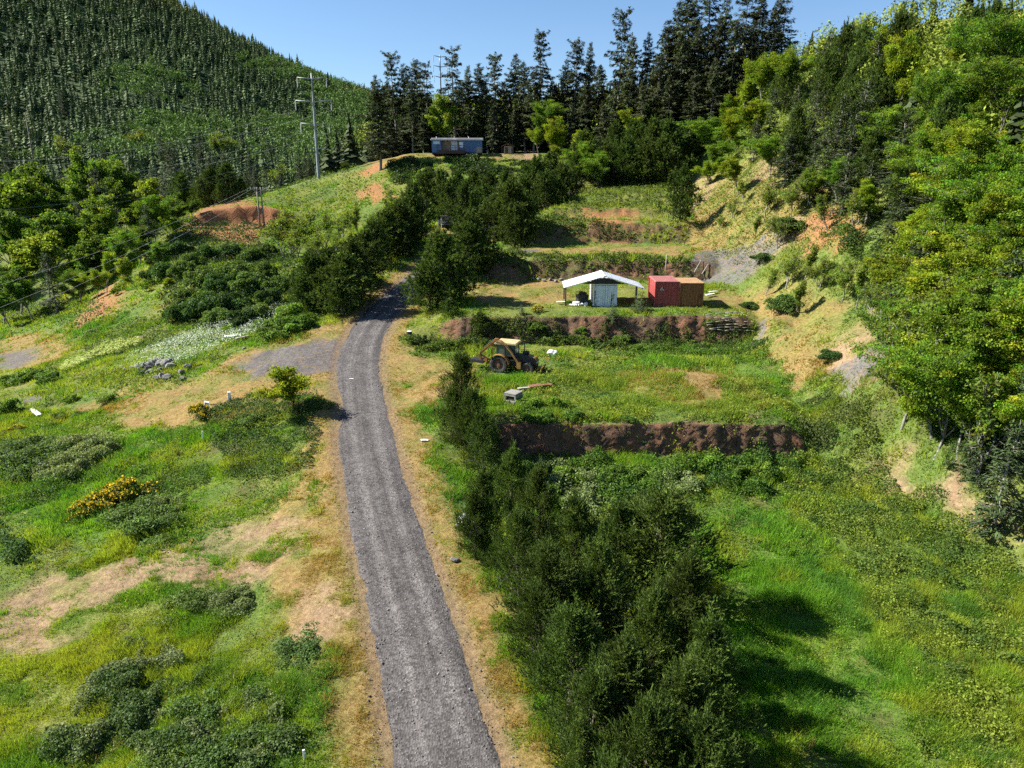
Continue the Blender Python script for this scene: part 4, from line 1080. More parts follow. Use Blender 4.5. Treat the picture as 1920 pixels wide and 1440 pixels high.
V2, F2, C2 = round_trees(np.column_stack([bp, bz - .2])[lite], bh[lite], bh[lite] * .4, np.array([.17, .22, .025]) * (.8 + .4 * prng.uniform(0, 1, (int(lite.sum()), 1))), 300, .2)
prop(link('ridge_wood', mesh_from('ridge_wood', np.concatenate([V1, V2]), [F1, F2 + len(V1)], M['hillwood'], np.concatenate([C1, C2]))),
     'background wood filling the ridge behind the tall spruces and alders', 'wood', kind='stuff')
# ------------------------------------------------------------------ grass, undergrowth, wildflowers, loose stones (nobody could count them)
grng = np.random.default_rng(909)
def proj(x, y, z):
    d = y * CP - (z - CAMZ) * SP
    return 960 + F * x / d, 720 - F * ((z - CAMZ) * CP + y * SP) / d, d
def scatter(n, x0, x1, y0, y1, pw=1.0):
    x = grng.uniform(x0, x1, n); y = y0 + (y1 - y0) * grng.uniform(0, 1, n) ** pw
    z = H(x, y); px, py, d = proj(x, y, z)
    k = (px > -380) & (px < 2300) & (py > -50) & (py < 1640)
    return x[k], y[k], z[k], d[k]

def blades(x, y, z, h, w, lean, col, per):
    n = len(x); k = per
    ang = grng.uniform(0, 6.283, (n, k)); rad = grng.uniform(0, 1, (n, k)) ** .6 * (h * .45)[:, None]
    bx = x[:, None] + np.cos(ang) * rad; by = y[:, None] + np.sin(ang) * rad
    bz = np.repeat(z[:, None], k, 1) - .04
    hh = h[:, None] * grng.uniform(.55, 1.25, (n, k))
    la = ang + grng.normal(0, .8, (n, k)); ll = hh * grng.uniform(.1, 1, (n, k)) * lean
    tla = grng.uniform(0, 6.283, (n, 1)); tx = bx + np.cos(la) * ll + np.cos(tla) * .25 * hh; ty = by + np.sin(la) * ll + np.sin(tla) * .25 * hh; tz = bz + hh * .95
    wa = grng.uniform(0, 6.283, (n, k)); ww = w[:, None] * grng.uniform(.6, 1.3, (n, k))
    ox, oy = np.cos(wa) * ww, np.sin(wa) * ww
    V = np.stack([np.stack([bx - ox, by - oy, bz], -1), np.stack([bx + ox, by + oy, bz], -1), np.stack([tx, ty, tz], -1)], 2).reshape(-1, 3)
    c = np.repeat(col[:, None], k, 1) * (1 + grng.normal(0, .16, (n, k, 1)))
    C_ = np.repeat(np.clip(c, .005, 1).reshape(-1, 3), 3, 0)
    return V, np.arange(len(V)).reshape(-1, 3), C_

def grass_batch(n, x0, x1, y0, y1, per, wmul, hmul=1.0, pw=1.0):
    x, y, z, d = scatter(n, x0, x1, y0, y1, pw)
    Zn = zones(x, y)
    bare = np.clip(np.maximum.reduce([Zn['bare'], Zn['gravel'], Zn['red'] * .9, Zn['rock'] * .85]), 0, 1)
    gX = H(x, y - .4) ; steep = np.abs(z - gX) / .4
    bank = sstep((steep - .8) / .5) * (x < foot_x(y) + 2) * (x > road_x(y) + 3) * (y < 82)
    na = fbm(x * .35, y * .35, 301, 3)
    dens = (1 - (.94 - .3 * sstep((fbm(x * .9, y * .9, 331, 3) - .55) * 8)) * bare) * (1 - .85 * bank) * (1 - Zn['road']) * (1 - .75 * Zn['verge']) * (.55 + .45 * sstep((na - .25) * 5))
    k = grng.uniform(0, 1, len(x)) < dens
    x, y, z = x[k], y[k], z[k]; na = na[k]; dry = Zn['dry'][k]; lush = Zn['lush'][k]; bare = bare[k]; verge = Zn['verge'][k]
    n1 = fbm(x * .16, y * .16, 305, 3); n2 = fbm(x * .8, y * .8, 309, 3)
    g = np.zeros((len(x), 3)); g[:] = (.155, .27, .022)
    g = mixc(g, (.26, .31, .032), sstep((n1 - .42) * 5))
    g = mixc(g, (.10, .19, .022), sstep((n2 - .55) * 7) * .8)
    g = mixc(g, (.145, .295, .024), lush * .75)
    n3 = fbm(x * .5, y * .5, 321, 3); n4 = fbm(x * 2.2, y * 2.2, 325, 2)
    g = mixc(g, (.32, .345, .035), sstep((n3 - .56) * 8) * .75)
    g = mixc(g, (.09, .21, .035), sstep((.42 - n3) * 8) * .7)
    g = g * (.6 + .8 * n4)[:, None]
    g = mixc(g, (.25, .265, .045), Zn['straw'][k] * .55)
    up = sstep((x - foot_x(y)) / 6)
    g = mixc(g, (.185, .19, .045), up * sstep((n2 - .35) * 4) * .6)
    dd = np.clip(dry * (.35 + 1.1 * sstep((n2 - .3) * 3.5)) + .25 * sstep((n2 - .66) * 9), 0, 1)
    isd = grng.uniform(0, 1, len(x)) < dd * .93
    dc = np.array([.34, .215, .075]) * np.ones((len(x), 1)); dc = mixc(dc, (.28, .16, .055), sstep((n1 - .45) * 5)); dc = mixc(dc, (.27, .22, .06), (grng.uniform(0, 1, len(x)) < .3) * 1.0)
    g = np.where(isd[:, None], dc, g)
    h = (.11 + .17 * sstep((na - .3) * 3)) * (1 - .5 * Zn['short'][k]) * (1 + .35 * lush) * (1 - .68 * dry) * (1 - .4 * bare) * (1 - .5 * verge) * (.6 + .95 * sstep((fbm(x * 1.1, y * 1.1, 317, 3) - .3) * 2.5)) * grng.uniform(.7, 1.3, len(x)) * hmul
    w = np.full(len(x), .016) * wmul
    return blades(x, y, z, h, w, .7, g, per)

parts_ = [grass_batch(190000, -24, 26, 13, 34, 6, .9, 1.0, .9), grass_batch(120000, -46, 36, 32, 56, 6, 1.5, 1.1, .9),
          grass_batch(92000, -90, 60, 54, 86, 5, 2.4, 1.15), grass_batch(66000, -100, 60, 84, 150, 5, 4.5, 1.35)]
o = 0; VV, FF, CC = [], [], []
for v, f, c in parts_:
    VV.append(v); FF.append(f + o); CC.append(c); o += len(v)
prop(link('grass', mesh_from('grass', np.concatenate(VV), np.concatenate(FF), M['grass'], np.concatenate(CC))),
     'green and straw-coloured rough grass over verges, field and terraces', 'grass', kind='stuff')

# leafy undergrowth: canopies of small leaves over polygons
UG = [  # polygon (px), count, height, leaf size, colour, colour 2
    ([(985,845),(1200,870),(1440,835),(1500,860),(1480,930),(1300,900),(1240,960),(1000,930)], 26000, .8, .07, (.095,.165,.022), (.055,.105,.02)),
    ([(1480,800),(1640,860),(1760,930),(1920,1080),(1920,1330),(1780,1200),(1620,1060),(1480,930)], 42000, .5, .055, (.17,.21,.03), (.08,.13,.025)),
    ([(1640,1080),(1920,1250),(1920,1440),(1740,1440)], 14000, .4, .05, (.19,.23,.03), (.085,.13,.025)),
    ([(150,1290),(230,1210),(330,1200),(360,1280),(560,1300),(560,1440),(100,1440)], 36000, .6, .05, (.17,.20,.085), (.075,.12,.035)),
    ([(150,1280),(230,1200),(330,1210),(320,1290),(240,1320)], 9000, .35, .05, (.19,.21,.11), (.10,.13,.05)),
    ([(0,960),(40,990),(60,1060),(0,1060)], 5000, .5, .06, (.10,.16,.05), (.06,.11,.03)),
    ([(380,760),(600,740),(590,860),(520,900),(420,900),(390,830)], 16000, .55, .06, (.07,.11,.028), (.045,.075,.022)),
    ([(0,870),(150,880),(380,880),(360,960),(200,900),(0,960)], 12000, .4, .055, (.09,.14,.028), (.06,.10,.022)),
    ([(720,312),(800,302),(1000,302),(1010,320),(900,330),(740,350)], 10000, 1.1, .2, (.05,.085,.02), (.035,.055,.018)),
    ([(500,350),(600,330),(700,360),(690,390),(520,400)], 9000, .7, .16, (.10,.145,.025), (.065,.105,.02)),
    ([(740,640),(900,600),(1000,620),(1180,630),(1180,655),(960,650),(800,660)], 14000, .7, .085, (.10,.14,.025), (.06,.09,.02)),
    ([(900,600),(1180,615),(1400,612),(1400,640),(1180,640),(920,625)], 3500, .4, .075, (.09,.115,.025), (.055,.075,.02)),
    ([(880,470),(1040,480),(1280,485),(1290,515),(1060,520),(900,520)], 11000, .7, .10, (.085,.11,.022), (.05,.07,.018)),
    ([(930,405),(1060,410),(1200,440),(1190,455),(960,455)], 7000, .8, .12, (.07,.11,.02), (.05,.075,.018)),
    ([(1050,350),(1250,345),(1240,390),(1060,395)], 9000, .6, .13, (.12,.15,.03), (.09,.12,.025)),
    ([(300,420),(560,420),(560,600),(480,610),(300,620)], 22000, 1.0, .13, (.045,.075,.02), (.03,.05,.016)),
    ([(0,560),(120,560),(240,600),(160,640),(60,600),(0,610)], 9000, .6, .11, (.075,.12,.022), (.05,.085,.02)),
    ([(160,620),(300,600),(500,600),(480,640),(260,660),(150,680)], 12000, .45, .085, (.11,.15,.03), (.07,.105,.025)),
    ([(1200,640),(1420,610),(1430,660),(1220,660)], 9000, .5, .075, (.085,.135,.022), (.055,.09,.02)),
    ([(1500,760),(1640,740),(1660,850),(1560,860),(1480,800)], 9000, .5, .07, (.12,.15,.035), (.075,.10,.028)),
    ([(1540,440),(1700,480),(1900,560),(1920,880),(1760,860),(1680,700),(1660,560)], 30000, 1.3, .10, (.09,.14,.024), (.05,.085,.02)),
    ([(1290,360),(1420,300),(1560,360),(1900,420),(1900,560),(1640,480),(1500,480),(1330,480)], 20000, .7, .09, (.15,.18,.032), (.085,.115,.024)),
    ([(1320,130),(1500,90),(1900,60),(1920,420),(1560,340),(1420,290),(1330,310)], 70000, 2.6, .13, (.19,.25,.024), (.09,.15,.022)),
]
VV, FF, CC = [], [], []; o = 0
for poly, n, hm, lf, c1, c2 in UG:
    wp = gpoly(poly); xs = [p[0] for p in wp]; ys = [p[1] for p in wp]
    m = int(n * 3.2)
    x = grng.uniform(min(xs), max(xs), m); y = grng.uniform(min(ys), max(ys), m)
    jx = x + (fbm(x * .5, y * .5, 401) - .5) * 3; jy = y + (fbm(x * .5, y * .5, 405) - .5) * 3
    k = inpoly(jx, jy, wp); x, y = x[k][:n], y[k][:n]
    lump = fbm(x * (.9 if hm < 1 else .35), y * (.9 if hm < 1 else .35), 409, 3)
    k = lump > .34; x, y, lump = x[k], y[k], lump[k]
    hh = hm * sstep((lump - .3) * 2.6) * grng.uniform(.25, 1.05, len(x))
    rd = np.abs(x - road_x(y)); k = rd > 2.6; x, y, lump, hh = x[k], y[k], lump[k], hh[k]
    z = H(x, y) + hh + .03
    nor = grng.normal(size=(len(x), 3)); nor[:, 2] += .9; nor /= np.linalg.norm(nor, axis=1, keepdims=True)
    u, w_ = perp(nor); t = grng.uniform(0, 6.283, (len(x), 1)); a = u * np.cos(t) + w_ * np.sin(t); b = np.cross(nor, a)
    s = (lf * grng.uniform(.6, 1.4, len(x)))[:, None]; Pt = np.stack([x, y, z], 1)
    V = np.stack([Pt - a * s, Pt - b * s * .65, Pt + a * s, Pt + b * s * .65], 1).reshape(-1, 3)
    tt = sstep((fbm(x * .7, y * .7, 413, 3) - .35) * 4)
    c = mixc(np.ones((len(x), 1)) * np.array(c1), c2, tt) * (1 + grng.normal(0, .2, (len(x), 1)))
    VV.append(V); FF.append(np.arange(len(V)).reshape(-1, 4) + o); o += len(V); CC.append(np.repeat(np.clip(c, .005, 1), 4, 0))
# broad-leaved weeds mixed through the near grass
x, y, z, d = scatter(80000, -40, 34, 13, 64, 1.1)
Zn = zones(x, y)
wn = fbm(x * .33, y * .33, 421, 3) + .12 * sstep((x - 8) / 8)
k = (grng.uniform(0, 1, len(x)) < sstep((wn - .42) * 5)) & (np.maximum.reduce([Zn['bare'], Zn['dry'], Zn['gravel'], Zn['road'], Zn['verge'], Zn['red']]) < .25)
x, y, z = x[k], y[k], z[k]; kk = 5
hh = (.12 + .4 * sstep((fbm(x * 1.1, y * 1.1, 317, 3) - .3) * 2.5))
Pt = np.stack([x[:, None] + grng.normal(0, .12, (len(x), kk)), y[:, None] + grng.normal(0, .12, (len(x), kk)), z[:, None] + hh[:, None] * grng.uniform(.4, 1.1, (len(x), kk))], -1).reshape(-1, 3)
nor = grng.normal(size=Pt.shape); nor[:, 2] += 1.2; nor /= np.linalg.norm(nor, axis=1, keepdims=True)
u, w_ = perp(nor); t = grng.uniform(0, 6.283, (len(Pt), 1)); a = u * np.cos(t) + w_ * np.sin(t); b = np.cross(nor, a)
s = (np.repeat(np.clip(y / 34, .75, 2), kk) * .042 * grng.uniform(.6, 1.4, len(Pt)))[:, None]
V = np.stack([Pt - a * s, Pt - b * s * .65, Pt + a * s, Pt + b * s * .65], 1).reshape(-1, 3)
tt = np.repeat(sstep((fbm(x * .45, y * .45, 431, 3) - .35) * 4), kk)
c = mixc(np.ones((len(Pt), 1)) * np.array((.20, .23, .03)), (.09, .15, .025), tt) * (1 + grng.normal(0, .22, (len(Pt), 1)))
VV.append(V); FF.append(np.arange(len(V)).reshape(-1, 4) + o); o += len(V); CC.append(np.repeat(np.clip(c, .005, 1), 4, 0))
prop(link('undergrowth', mesh_from('undergrowth', np.concatenate(VV), np.concatenate(FF), M['bushleaf'], np.concatenate(CC))),
     'low leafy undergrowth and brambles carpeting banks and slopes', 'undergrowth', kind='stuff')

# white wildflowers on the bank left of the road, yellowish leaves at its end
def flowers(name, label, poly, n, col, size, hm):
    wp = gpoly(poly); xs = [p[0] for p in wp]; ys = [p[1] for p in wp]
    m = n * 4
    x = grng.uniform(min(xs), max(xs), m); y = grng.uniform(min(ys), max(ys), m)
    jx = x + (fbm(x * .6, y * .6, 501) - .5) * 2.5; jy = y + (fbm(x * .6, y * .6, 505) - .5) * 2.5
    k = inpoly(jx, jy, wp) & (fbm(x * .8, y * .8, 509, 3) > .36); x, y = x[k][:n], y[k][:n]
    Pt = np.stack([x, y, H(x, y) + hm * grng.uniform(.5, 1.1, len(x))], 1)
    nor = np.zeros((len(x), 3)); nor[:] = (0, 0, 1); nor += grng.normal(0, .3, nor.shape); nor /= np.linalg.norm(nor, axis=1, keepdims=True)
    u, w_ = perp(nor); s = (size * grng.uniform(.6, 1.4, len(x)))[:, None]
    V = np.stack([Pt - u * s, Pt - w_ * s, Pt + u * s, Pt + w_ * s], 1).reshape(-1, 3)
    c = np.array(col) * (1 + grng.normal(0, .1, (len(x), 1)))
    prop(link(name, mesh_from(name, V, np.arange(len(V)).reshape(-1, 4), M['flower'], np.repeat(np.clip(c, 0, 1), 4, 0))), label, 'flowers', kind='stuff')
flowers('wildflowers', 'white wildflowers covering the bank left of the road', [(240,676),(330,640),(430,596),(535,572),(562,592),(500,618),(430,650),(330,690),(250,696)], 8500, (.55,.60,.45), .045, .75)
flowers('yellow_leaves', 'pale yellow leafy weeds along the lower end of the flower bank', [(110,690),(180,655),(250,635),(262,650),(180,675),(120,700)], 2600, (.42,.45,.12), .075, .6)
# loose stones
x = grng.uniform(-1, 1, 5200); y = 14 + 70 * grng.uniform(0, 1, 5200) ** 1.3
rx_ = road_x(y) + np.where(grng.uniform(0, 1, 5200) < .75, x * 1.75, np.sign(x) * (1.75 + np.abs(x) * .9))
s = grng.uniform(.012, .045, 5200) * (1 + .9 * (grng.uniform(0, 1, 5200) < .06))
octv = np.array([[1,0,0],[0,1,0],[-1,0,0],[0,-1,0],[0,0,.8],[0,0,-.5]], float); octf = np.array([[0,1,4],[1,2,4],[2,3,4],[3,0,4],[1,0,5],[2,1,5],[3,2,5],[0,3,5]])
ctr = np.stack([rx_, y, road_z(y) + .025], 1)
V = (ctr[:, None] + octv[None] * s[:, None, None] * grng.uniform(.6, 1.3, (5200, 6, 1))).reshape(-1, 3)
Fo = (octf[None] + 6 * np.arange(5200)[:, None, None]).reshape(-1, 3)
c = np.array([.30, .28, .27]) * grng.uniform(.45, 1.35, (5200, 1)); c = np.where(grng.uniform(0, 1, (5200, 1)) < .05, .4, c) * .6
M['stone'] = foliage_mat('loose_stone', 0, .9, 0, .1)
prop(link('loose_stones', mesh_from('loose_stones', V, Fo, M['stone'], np.repeat(c, 6, 0))), 'loose pale stones lying on the gravel road', 'gravel', kind='stuff')
# ------------------------------------------------------------------ built things
M['white_paint'] = noisy_mat('weathered_white_paint', (.60,.63,.66), (.74,.76,.78), 3, .55, .05, c3=(.10,.05,.03), t3=.60, s3=1.6, stretch=(1.6,1.6,.35))
M['white'] = noisy_mat('white_plastic', (.72,.73,.74), (.82,.82,.82), 5, .5, .05)
M['red_paint'] = noisy_mat('faded_red_paint', (.27,.04,.042), (.33,.065,.062), 3, .55, .06, c3=(.16,.05,.03), t3=.68, s3=2.2, stretch=(1,1,.4))
M['red_roof'] = noisy_mat('faded_red_roof', (.34,.12,.115), (.40,.18,.165), 2, .6, .06, c3=(.3,.12,.08), t3=.64, s3=1.5)
M['rust_paint'] = noisy_mat('rusty_orange_paint', (.18,.07,.022), (.25,.105,.035), 2.5, .65, .08, c3=(.13,.045,.02), t3=.6, s3=1.8, stretch=(1.4,1.4,.35))
M['rust_roof'] = noisy_mat('rusty_orange_roof', (.36,.21,.10), (.46,.31,.17), 1.5, .7, .08, c3=(.38,.17,.07), t3=.6, s3=1.2)
M['near_black'] = noisy_mat('dark_opening', (.02,.02,.02), (.04,.035,.03), 5, .9, .1)  # near-black for dark parts and for shade put into openings
M['tin'] = noisy_mat('white_metal_roofing', (.66,.69,.72), (.76,.78,.80), 1.2, .45, .03, c3=(.55,.55,.53), t3=.62, s3=.8)
M['timber'] = noisy_mat('grey_timber', (.09,.075,.06), (.17,.14,.11), 4, .85, .2, stretch=(1,1,.2))
M['pale_wood'] = noisy_mat('sun_bleached_wood', (.27,.25,.22), (.40,.37,.33), 4, .85, .2)
M['tan_board'] = noisy_mat('tan_boards', (.28,.21,.14), (.38,.29,.2), 4, .8, .1)
M['steel'] = noisy_mat('galvanised_steel', (.20,.225,.25), (.29,.315,.34), 2, .55, .05, metal=.2)
M['blue_siding'] = noisy_mat('blue_siding', (.08,.15,.28), (.105,.19,.33), 3, .7, .05)
M['house_roof'] = noisy_mat('dark_roof', (.035,.038,.045), (.09,.09,.10), 1.2, .85, .1, c3=(.30,.32,.36), t3=.60, s3=.7)
M['trim'] = noisy_mat('pale_trim', (.50,.50,.52), (.62,.62,.64), 3, .7, .05)
M['brown_trim'] = noisy_mat('brown_deck_wood', (.055,.028,.02), (.11,.055,.035), 4, .8, .15)
M['glass'] = noisy_mat('window_glass', (.10,.14,.17), (.20,.26,.30), 1, .08, 0)
M['dark_glass'] = noisy_mat('tinted_glass', (.035,.06,.055), (.07,.11,.09), 1, .08, 0)
M['curtain'] = noisy_mat('bright_window', (.48,.56,.62), (.66,.72,.76), 2, .2, 0)
M['black'] = noisy_mat('black_paint', (.012,.012,.013), (.035,.035,.035), 6, .5, .1)
M['rubber'] = noisy_mat('tyre_rubber', (.018,.018,.019), (.05,.048,.045), 8, .85, .2)
M['yellow'] = noisy_mat('worn_yellow_paint', (.20,.105,.022), (.30,.175,.05), 3, .5, .06, c3=(.16,.075,.03), t3=.58, s3=2.6)
M['yellow_roof'] = noisy_mat('sun_faded_yellow', (.40,.30,.14), (.50,.40,.21), 2, .55, .05, c3=(.45,.30,.12), t3=.66, s3=2)
M['orange'] = noisy_mat('worn_orange_paint', (.24,.10,.025), (.32,.14,.04), 3, .5, .06, c3=(.13,.06,.03), t3=.56, s3=2.6)
M['concrete'] = noisy_mat('weathered_concrete', (.15,.145,.135), (.25,.24,.22), 4, .9, .2, c3=(.10,.095,.085), t3=.6, s3=3)
M['rock'] = noisy_mat('grey_rock', (.10,.095,.09), (.22,.21,.2), 2.5, .9, .5, c3=(.055,.05,.048), t3=.6, s3=3)
M['rusty'] = noisy_mat('rusty_iron', (.12,.05,.035), (.22,.09,.05), 4, .85, .2)
M['branch'] = noisy_mat('bleached_branch', (.16,.14,.12), (.27,.24,.21), 4, .9, .2)
M['emblem'] = noisy_mat('grey_emblem', (.42,.42,.40), (.52,.52,.50), 6, .6, 0)

def facing(x, y, z):  # heading so that -Y of a thing looks back to the road entrance
    return math.atan2(x, y) * -1

def corrugated(mb, a, b, z0, z1, depth=.035, pitch=.28, out=(0, -1)):
    """trapezoid-ribbed wall from a to b (x,y), ribs standing out along `out`"""
    a = Vector((*a, 0)); b = Vector((*b, 0)); L = (b - a).length; d = (b - a) / L; o = Vector((*out, 0))
    s, prof_ = 0.0, [(0, 0)]
    n = max(2, int(round(L / pitch))); p = L / n
    for i in range(n):
        s = i * p
        prof_ += [(s + p * .30, 0), (s + p * .42, -depth), (s + p * .78, -depth), (s + p * .90, 0)]
    prof_.append((L, 0))
    V, Fl = [], []
    for q, dd in prof_:
        c = a + d * q + o * dd
        V += [(c.x, c.y, z0), (c.x, c.y, z1)]
    for i in range(len(prof_) - 1): Fl.append((2 * i, 2 * i + 2, 2 * i + 3, 2 * i + 1))
    mb.add(V, Fl)

def container(name, label, px, py, W, D, Hh, wall, roof, frame, rz, emblem=False, doors=False, frm=True):
    x, y, z = G3(px, py)
    e = empty(name, (x, y, z - .03), rz, label, 'container')
    t = .05
    w = MB()
    corrugated(w, (-W / 2 + .08, D), (-W / 2 + .08, 0), .12, Hh - .06, out=(-1, 0)); corrugated(w, (W / 2 - .08, 0), (W / 2 - .08, D), .12, Hh - .06, out=(1, 0))
    corrugated(w, (W / 2, D - .08), (-W / 2, D - .08), .12, Hh - .06, out=(0, 1))
    if not doors: corrugated(w, (-W / 2 + .08, .08), (W / 2 - .08, .08), .12, Hh - .06, out=(0, -1), pitch=.30, depth=.045)
    w.build('wall', wall, e)
    f = MB()
    for sx in (-1, 1):
        for yy in (.06, D - .06): f.box((sx * (W / 2 - .06), yy, Hh / 2), (.12, .12, Hh - .004))
        f.box((sx * (W / 2 - .06), D / 2, .08), (.10, D - .25, .14)); f.box((sx * (W / 2 - .06), D / 2, Hh - .06), (.10, D - .25, .10))
    for yy in (.06, D - .06):
        f.box((0, yy, .08), (W - .25, .10, .14)); f.box((0, yy, Hh - .06), (W - .25, .10, .10))
    f.build('frame', frame, e, bevel=.012)
    r = MB(); r.box((0, D / 2, Hh + .01), (W - .01, D - .01, .03))
    for i in range(int(D / .4)): r.box((0, .2 + i * .4, Hh + .032), (W - .2, .14, .02))
    r.build('roof', roof, e)
    fl = MB(); fl.box((0, D / 2, .17), (W - .25, D - .25, .05)); fl.build('floor', M['timber'], e)
    if doors:
        for s in (-1, 1):
            d = MB(); dw = W / 2 - .14
            cx = s * (dw / 2 + .015)
            d.box((cx, .085, Hh / 2), (dw, .05, Hh - .34))
            for k in range(5): d.box((cx + (k - 2) * dw / 5.2, .048, Hh / 2), (dw / 9, .035, Hh - .5))
            do = d.build('door', wall, e)
            hb = MB()
            for q in (-.28, .28): hb.cyl((cx + q * dw, .015, .2), (cx + q * dw, .015, Hh - .2), .018, n=6)
            hb.box((cx, .012, Hh * .42), (dw * .5, .03, .05))
            hb.build('lock_rod', frame, do)
    if emblem:
        m = MB()     # grey triangle sign with a darker inset
        q = .42; h = .40
        bx, bz = -W / 2 + .70, Hh - .86
        m.add([(bx - q / 2, .018, bz), (bx + q / 2, .018, bz), (bx, .018, bz + h)], [(0, 1, 2)])
        m.build('emblem', M['emblem'], e)
        m = MB(); m.add([(bx - q * .2, .012, bz + .07), (bx + q * .2, .012, bz + .07), (bx, .012, bz + h * .62)], [(0, 1, 2)])
        m.build('emblem_mark', M['black'], e)
    return e

CR = -.03
container('shipping_container', 'faded red shipping container with a grey triangle emblem beside the carport', 1249, 575, 2.44, 4.3, 2.55, M['red_paint'], M['red_roof'], M['red_paint'], CR, emblem=True)
container('shipping_container', 'rusty orange-brown shipping container with a pale rusted top', 1295, 576, 2.44, 3.9, 2.45, M['rust_paint'], M['rust_roof'], M['rust_paint'], CR)
cw = container('shipping_container', 'rust-stained white shipping container under the carport roof', 1134, 575, 2.44, 4.6, 2.35, M['white_paint'], M['white_paint'], M['white_paint'], CR, doors=True)
# carport: low gable roof on posts over the white container
cx, cy_, cz_ = cw.location
e = empty('carport', (cx - .15, cy_ + .2, cz_), CR, 'open carport with a white metal gable roof over the white container', 'carport')
RW, RL = 4.05, 4.6
for s in (-1, 1):
    m = MB()
    a = Vector((0, 0, 3.12)); b = Vector((s * RW, 0, 1.95 if s < 0 else 1.9))
    th = .05
    n_ = (b - a).normalized(); up = Vector((-n_.z, 0, n_.x)) * (1 if s > 0 else -1)
    if up.z < 0: up = -up
    V = []
    for yv in (-.55, RL - .6):
        for p in (a, b): V += [p + Vector((0, yv, 0)), p + Vector((0, yv, 0)) + up * th]
    m.add(V, [(0,2,3,1),(4,5,7,6),(1,3,7,5),(0,4,6,2),(0,1,5,4),(2,6,7,3)])
    for k in range(11):   # standing ribs of the sheeting
        yv = -.5 + k * (RL - .15) / 10.4
        m.bar(a + up * (th + .012) + Vector((0, yv, 0)) + n_ * .05, b + up * (th + .012) + Vector((0, yv, 0)) - n_ * .02, .04, .024)
    m.build('roof', M['tin'], e)
m = MB(); m.bar((0, -.56, 3.19), (0, RL - .59, 3.19), .22, .03); m.build('ridge_cap', M['tin'], e)
m = MB(); m.add([(-2.3, -.32, 2.36), (2.3, -.32, 2.36), (0, -.32, 3.02)], [(0, 1, 2)]); m.build('gable', M['near_black'], e)  # dark sheet across the open gable, standing in for shade under the roof
for (xx, yy) in ((-3.85, -.35), (-3.85, 3.6), (3.3, -.2), (3.8, 3.6), (3.55, 1.6)):
    zt = 3.05 - abs(xx) / RW * 1.12
    m = MB(); m.box((xx, yy, zt / 2), (.14, .14, zt)); m.build('post', M['timber'], e)
for s in (-1, 1):
    m = MB(); m.bar((s * 3.85, -.5, 1.94), (s * 3.85, RL - .65, 1.94), .08, .14); m.build('beam', M['timber'], e)
# things kept under the carport
def at_local(root, x, y):
    c, s = math.cos(root.rotation_euler[2]), math.sin(root.rotation_euler[2])
    X, Y = root.location[0] + c * x - s * y, root.location[1] + s * x + c * y
    return X, Y, H1(X, Y)
p = at_local(e, -2.1, 1.0); g = empty('generator', (p[0], p[1], p[2]), .3, 'dark machine stored left of the white container under the carport', 'machine')
m = MB(); m.box((0, 0, .55), (1.1, .8, .7)); m.box((.1, .1, 1.0), (.7, .55, .25)); m.box((0, 0, .14), (1.2, .9, .1)); m.build('body', M['black'], g, bevel=.03)
m = MB(); m.cyl((-.5, -.42, .2), (-.5, -.3, .2), .2, n=14); m.cyl((.45, -.42, .2), (.45, -.3, .2), .2, n=14); m.build('wheel', M['rubber'], g)
m = MB(); m.tube([(-.7, 0, 1.2), (-.4, -.2, 1.28), (.1, 0, 1.2)], .05); m.build('handle', M['steel'], g)
p = at_local(e, -2.75, .2); m = MB(); m.cyl((0, 0, 0), (0, 0, .35), .28, .36, n=14); m.box((.45, -.1, .12), (.7, .5, .16), .4); m.box((-.3, -.2, .07), (.8, .4, .10), -.3)
prop(m.build('wash_tub', M['white'], smooth=False), 'white plastic tub on the ground under the left side of the carport', 'tub').location = p
p = at_local(e, -1.75, -.1); b_ = empty('bucket', p, 0, 'small white bucket against the white container', 'bucket')
m = MB(); m.cyl((0, 0, 0), (0, 0, .38), .15, .19, n=14, cap=False); m.cyl((0, 0, .02), (0, 0, .03), .15, n=14); m.build('pail', M['white'], b_, smooth=True)
m = MB(); m.tube([(-.19, 0, .36), (-.14, -.05, .5), (0, -.07, .55), (.14, -.05, .5), (.19, 0, .36)], .01, 5); m.build('handle', M['steel'], b_)
for k, (xx, yy, lab) in enumerate(((-3.1, 1.1, 'old tyre lying flat near the left carport post'), (-2.75, .95, 'old tyre lying beside the dark machine'))):
    p = at_local(e, xx, yy); m = MB()
    for i in range(18):
        a0, a1 = i * 2 * math.pi / 18, (i + 1) * 2 * math.pi / 18
        m.cyl((math.cos(a0) * .28, math.sin(a0) * .28, .11), (math.cos(a1) * .28, math.sin(a1) * .28, .11), .1, n=8)
    prop(m.build('old_tyre', M['rubber'], smooth=True), lab, 'tyre', 'tyres under the carport').location = p

def board(name, label, px, py, L_, W_, T_, rz, mat, tilt=0.0, cat='board', group=None, curl=.03):
    x, y, z = G3(px, py)
    n = 8; V, Fl = [], []
    for i in range(n + 1):
        s = i / n - .5
        for wv, tv in ((-1, 0), (1, 0), (1, 1), (-1, 1)):
            V.append((s * L_, wv * W_ / 2 * (1 + .12 * math.sin(i * 2.1)), tv * T_ + curl * math.sin((s + .5) * 3.1) * L_ * .3))
    for i in range(n):
        a = i * 4
        for j in range(4): Fl.append((a + j, a + (j + 1) % 4, a + 4 + (j + 1) % 4, a + 4 + j))
    Fl += [(3, 2, 1, 0), (n * 4, n * 4 + 1, n * 4 + 2, n * 4 + 3)]
    m = MB(); m.add(V, Fl); o = m.build(name, mat)
    zl = max(z, H1(x + math.cos(rz) * L_ * .3, y + math.sin(rz) * L_ * .3) * .5 + z * .5)
    o.location = (x, y, zl + (.06 if name == 'white_scrap' else .22)); o.rotation_euler = (0, tilt, rz)
    return prop(o, label, cat, group)
